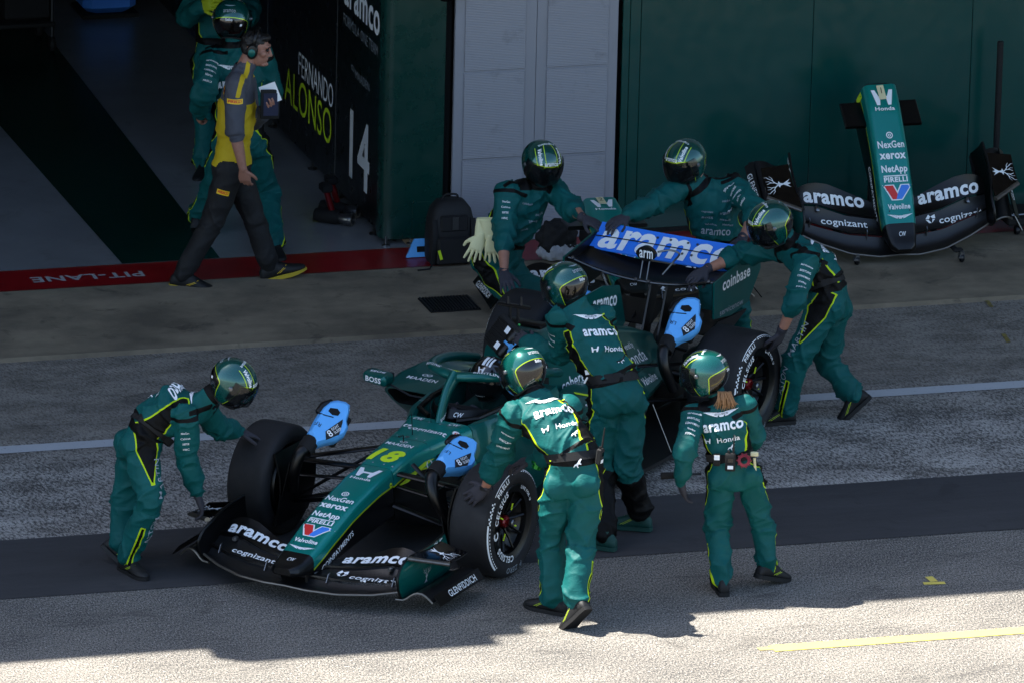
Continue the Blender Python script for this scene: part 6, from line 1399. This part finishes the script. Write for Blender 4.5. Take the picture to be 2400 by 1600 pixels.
# ------------------------------------------------------------------ things by the doors
t = thing('backpack', (2.14, 6.0, .03), 'black backpack standing on the red strip by the grey doors', 'backpack')
rs = []
for z, w, d, r in ((.03, .155, .11, .05), (.06, .165, .12, .05), (.2, .168, .13, .06), (.34, .160, .12, .06), (.42, .14, .10, .06), (.47, .10, .07, .05), (.485, .06, .04, .03)):
    a = np.arange(24)/24*2*pi; rs.append(np.array([(2.14+np.sign(cos(q))*abs(cos(q))**.55*w, 6.03+np.sign(sin(q))*abs(sin(q))**.55*d, z) for q in a]))
gb = G().loft(rs); simple('ballistic_nylon', srgb(17, 17, 19), .7, var=.25, bump=.4, bscale=250); bag = obj('body', gb, 'ballistic_nylon', t, smooth=60)
obj('front_pocket', G().box((2.14, 5.905, .14), (.25, .06, .2), bev=.025), 'ballistic_nylon', t); obj('top_pocket', G().box((2.14, 5.925, .33), (.2, .05, .12), bev=.02), 'ballistic_nylon', t)
obj('handle', G().tube(spline([(2.08, 6.03, .475), (2.10, 6.03, .51), (2.18, 6.03, .51), (2.20, 6.03, .475)], 10), .008, 8), 'webbing', t)
for x in (2.0, 2.28): obj('strap', G().tube(spline([(x, 5.93, .36), (x+.0, 5.90, .2), (x-.01, 5.92, .04)], 8), .010, 6, flat=2.), 'webbing', t)
obj('shiny_badge', G().box((2.145, 5.897, .335), (.045, .005, .09)), 'steel', t, smooth=0); obj('tag_strip', G().box((2.03, 5.868, .12), (.02, .004, .07), [unit((1, 0, .3)), (0, 1, 0), unit((-.3, 0, 1))]), 'lime_print', t, smooth=0)
obj('tail_strap', G().tube([(1.98, 5.9, .04), (1.95, 5.85, .03), (1.86, 5.84, .028)], .006, 6), 'webbing', t)
t = thing('blue_stand', (1.98, 6.2, .03), 'light blue plastic stand with a slot beside the backpack', 'stand')
pr = [(-.13, 0), (.14, 0), (.14, .105), (.11, .13), (-.06, .13)]
gb = G().prism(pr, (1.99, 6.14, .032), V3(1, .0, 0), unit((0, .35, .94)), V3(0, .94, -.35), .03); obj('frame', gb, 'blower_blue', t, smooth=20)
obj('slot', G().box((2.02, 6.153, .085), (.16, .006, .04), [(1, 0, 0), (0, .94, -.35), (0, .35, .94)], bev=.002), 'dark_void', t, smooth=0)
# dark bag with a white shaggy base by the doors
t = thing('fleece_bag', (2.86, 5.95, .03), 'black bag with a white fleecy bottom left of the blue rear wing', 'bag')
g = G().sphere((2.90, 5.93, .17), (.15, .10, .15), 20, 14); V, F = remesh(g, .016, 1); V = V+vnormals(V, F)*((vnoise(V*28, 2)-.5)*.05)[:, None]; V[:, 2] = np.maximum(V[:, 2], .03); obj('top', (V, F), 'matt_black', t, smooth=180)
g = G().sphere((2.90, 5.92, .09), (.155, .105, .075), 20, 12); V, F = remesh(g, .014, 1); V = V+vnormals(V, F)*((vnoise(V*60, 9)-.5)*.035)[:, None]; V[:, 2] = np.maximum(V[:, 2], .029); simple('white_fleece', srgb(190, 192, 196), .95, var=.3, vscale=40, bump=.6, bscale=80); obj('fleece', (V, F), 'white_fleece', t, smooth=180)
# impact wrench on the garage floor
def gun(x, y, label):
    t = thing('impact_wrench', (x, y, .03), label, 'wrench'); B_ = V3(x, y, .03)
    obj('motor_body', G().lathe([(.001, -.14), (.045, -.135), (.052, -.1), (.052, .02), (.042, .06)], B_+V3(-.03, .03, .055), unit((.75, -.65, 0)), 18), 'matt_black', t)
    obj('socket', G().lathe([(.030, .0), (.034, .01), (.034, .04), (.040, .05), (.040, .09), (.044, .095), (.044, .12), (.034, .12), (.030, .07), (.001, .07)], B_+V3(.0, .0, .055), unit((.75, -.65, 0)), 20), 'steel', t)
    obj('grip', G().loft([oval(B_+V3(-.03-.03*k, .05, .09+.1*k), V3(1, 0, 0), V3(0, 1, 0), .024, .032, 12) for k in (0, .5, 1., 1.6)]), 'hub_red', t)
    obj('battery', G().box(B_+V3(-.08, .05, .27), (.08, .11, .06), bev=.012), 'matt_black', t)
gun(1.60, 7.03, 'red-handled impact wrench with a steel socket on the garage floor below the number')
gun(1.69, 7.22, 'second impact wrench standing behind the first against the partition')
# equipment in the dark of the garage
t = thing('garage_cart', (.45, 12.1, .03), 'black wheeled cart at the back of the dark garage', 'cart')
obj('shelf', G().box((.45, 12.2, .25), (.5, .5, .04), bev=.01), 'matt_black', t); obj('shelf', G().box((.45, 12.2, .7), (.5, .5, .04), bev=.01), 'matt_black', t); obj('case', G().box((.5, 12.2, .45), (.36, .4, .34), bev=.02), 'matt_black', t)
for x in (.22, .68):
    for y in (11.98, 12.43): obj('post', G().tube([(x, y, .1), (x, y, 1.0)], .016, 8), 'dark_metal', t); obj('caster', G().lathe([(.05, -.02), (.06, 0), (.05, .02), (.001, .02)], (x, y, .095), (1, 0, 0), 14), 'matt_black', t)
t = thing('blue_case', (1.35, 13.0, .03), 'blue moulded equipment case at the back of the garage', 'case'); obj('body', G().box((1.35, 13.05, .26), (.42, .4, .42), bev=.06), 'blue_print', t); obj('foot', G().box((1.35, 13.05, .045), (.44, .42, .03)), 'matt_black', t, smooth=0); obj('latch', G().box((1.35, 12.84, .3), (.08, .02, .05), bev=.005), 'matt_black', t)
t = thing('hose_reel', (2.15, 6.33, 1.93), 'black hose reel hung on the green end panel at the top', 'reel'); obj('drum', G().lathe([(.001, -.06), (.10, -.06), (.10, -.05), (.07, -.045), (.07, .045), (.10, .05), (.10, .06), (.001, .06)], (2.15, 6.32, 1.945), (0, 1, 0), 28), 'gloss_black', t); obj('bracket', G().box((2.15, 6.41, 1.96), (.05, .08, .16)), 'dark_metal', t, smooth=0)
# ------------------------------------------------------------------ things carried by the crew
def radio(c, up, out, label, aerial=.14, sc=1.):
    c = np.asarray(c, float); up = unit(up); out = unit(out-up*(out@up)); x = np.cross(up, out); t = thing('radio', c, label, 'radio')
    obj('case', G().box(c, (.055*sc, .10*sc, .035), [x, up, out], bev=.006), 'matt_black', t); obj('aerial', G().tube([c+up*.05*sc+x*.018, c+up*(.05*sc+aerial)+x*.018], [.007, .004], 8), 'matt_black', t)
    obj('knob', G().lathe([(.008, 0), (.008, .015), (.001, .016)], c+up*.05*sc-x*.012, up, 10), 'dark_metal', t); obj('label_plate', G().box(c-up*.03+out*.0185, (.035, .022, .002), [x, up, out]), 'white_print', t, smooth=0); obj('screen', G().box(c+up*.015+out*.0185, (.035, .025, .002), [x, up, out]), 'glass_dark', t, smooth=0)
w1 = B1.J['waist']; radio(w1+B1.hx*.175-H_*.06, Z_*.95+R_*.1, R_-H_*.4, 'two-way radio clipped to the right hip of the sunlit man', .13)
w2 = B2.J['waist']; radio(w2-H_*.155-Z_*.01, Z_, -H_, 'two-way radio on the back of the belt of the woman', .12, 1.15)
t = thing('radio_pack', w2-H_*.150-R_*.085, 'small black pack with white label left of the radio on the belt', 'pack'); obj('case', G().box(w2-H_*.150-R_*.085, (.045, .075, .03), [R_, Z_, H_], bev=.006), 'matt_black', t); obj('label_plate', G().box(w2-H_*.168-R_*.085+Z_*.02, (.034, .03, .003), [R_, Z_, H_]), 'white_print', t, smooth=0)
cr = w2-H_*.150+R_*.085; t = thing('red_wheel_nut', cr, 'red anodised wheel nut clipped to the belt of the woman', 'nut')
obj('ring', G().lathe([(.022, -.02), (.040, -.018), (.042, -.008), (.036, -.004), (.036, .004), (.042, .008), (.040, .018), (.022, .02), (.022, -.02)], cr, unit(-H_+Z_*.4), 18), 'hub_red', t, smooth=30)
for k in range(10): a = k/10*2*pi; ax_ = unit(-H_+Z_*.4); u_ = unit(np.cross(ax_, R_)); obj('lug', G().box(cr+(R_*cos(a)+u_*sin(a))*.042, (.012, .008, .03), [R_*cos(a)+u_*sin(a), -R_*sin(a)+u_*cos(a), ax_]), 'hub_red', t, smooth=0)
t = thing('brush_tool', w2+R_*.15-H_*.08, 'pale handled brush hanging from the belt beside the red nut', 'brush'); q = w2+R_*.15-H_*.09; obj('handle', G().tube([q-Z_*.10+R_*.01, q+Z_*.0], .009, 8), 'tape_paper', t); obj('head', G().box(q+Z_*.025, (.05, .02, .03), [R_, H_, Z_], bev=.005), 'tape_paper', t)
a_ = V3(*POSES['p2']['Lw'])-R_*.12+H_*.05+Z_*.02; t = thing('torque_bar', a_, 'black cylindrical tool held behind the left wrist of the woman', 'tool'); obj('barrel', G().tube([a_, a_+R_*.17+H_*.04], [.022, .020], 14), 'matt_black', t); obj('shaft', G().tube([a_+R_*.17+H_*.04, a_+R_*.25+H_*.06], .008, 8), 'dark_metal', t)
q = V3(*POSES['p1']['Rt'])+R_*.0; q = V3(*POSES['p1']['Rw'])+R_*.03-H_*.03; t = thing('green_wheel_nut', q, 'bright green anodised wheel nut under the arm of the sunlit man', 'nut'); simple('green_anodised', srgb(20, 150, 50), .25, metal=.7, coat=.4, var=.1)
obj('ring', G().lathe([(.02, -.045), (.035, -.04), (.036, -.01), (.042, -.004), (.042, .012), (.034, .016), (.034, .035), (.02, .04), (.02, -.045)], q, unit((.3, -.2, 1)), 20), 'green_anodised', t, smooth=30)
for k in range(8): a = k/8*2*pi; obj('lug', G().box(q+V3(cos(a)*.042, sin(a)*.042, .004), (.012, .01, .018), [(cos(a), sin(a), 0), (-sin(a), cos(a), 0), (0, 0, 1)]), 'green_anodised', t, smooth=0)
q = B3.J['chest']*.35+B3.J['waist']*.65-H_*.10-R_*.11; t = thing('microphone_clip', q, 'black push-to-talk clip with white label on the flank of the man over the cockpit', 'clip'); obj('case', G().box(q, (.045, .08, .03), [unit(R_+Z_*.2), unit(Z_-R_*.2), H_], bev=.006), 'matt_black', t); obj('label_plate', G().box(q-H_*.017-Z_*.012, (.034, .03, .003), [unit(R_+Z_*.2), unit(Z_-R_*.2), H_]), 'white_print', t, smooth=0); obj('lead', G().tube(spline([q+Z_*.04, q+Z_*.06+R_*.08, q+Z_*.06+R_*.2, q+Z_*.12+R_*.24], 14), .004, 6), 'matt_black', t)
obj('clip_tail', G().tube([q-Z_*.05, q-Z_*.09-R_*.02], .006, 8), 'white_print', t)
# cream rubber gloves tucked in a belt
for i, (o, tip, pn) in enumerate(((V3(1.70, 3.74, .90), V3(1.655, 3.76, .75), vdir(.1, 1, 0)), (V3(1.765, 3.72, .885), V3(1.785, 3.74, .74), vdir(-.1, 1, 0)))):
    t = thing('rubber_glove', o, ['cream rubber glove hanging from the hip, the left of the pair', 'cream rubber glove hanging from the hip, the right of the pair'][i], 'glove')
    hand(t, 'hand', o, tip, pn, 'LR'[i], .15, .16, 'glove_cream', 1.12, cuff=False); d = unit(o-tip)
    obj('gauntlet', G().loft([oval(o-d*.015, R_, H_, .038, .020, 14), oval(o+d*.06, R_, H_, .058, .022, 14), oval(o+d*.13, R_, H_, .070, .024, 14)], (False, False)), 'glove_cream', t, smooth=60)
q = V3(*POSES['p8']['Lw'])*.4+V3(*POSES['p8']['Lt'])*.6+Z_*.03; t = thing('tablet', q, 'dark tablet with papers held at the chest of the walking man', 'tablet'); A3 = [unit(R_*.75+H_*.5-Z_*.1), unit(Z_), unit(np.cross(unit(R_*.75+H_*.5-Z_*.1), Z_))]
obj('case', G().box(q, (.15, .21, .02), A3, bev=.006), 'matt_black', t); obj('screen', G().box(q+A3[2]*.0115*np.sign(A3[2]@-H_), (.12, .16, .003), A3), 'navy_print', t, smooth=0); obj('papers', G().box(q+Z_*.07+H_*.02, (.12, .14, .004), [unit(R_+Z_*.4), unit(Z_-R_*.4), H_]), 'white_print', t, smooth=0)
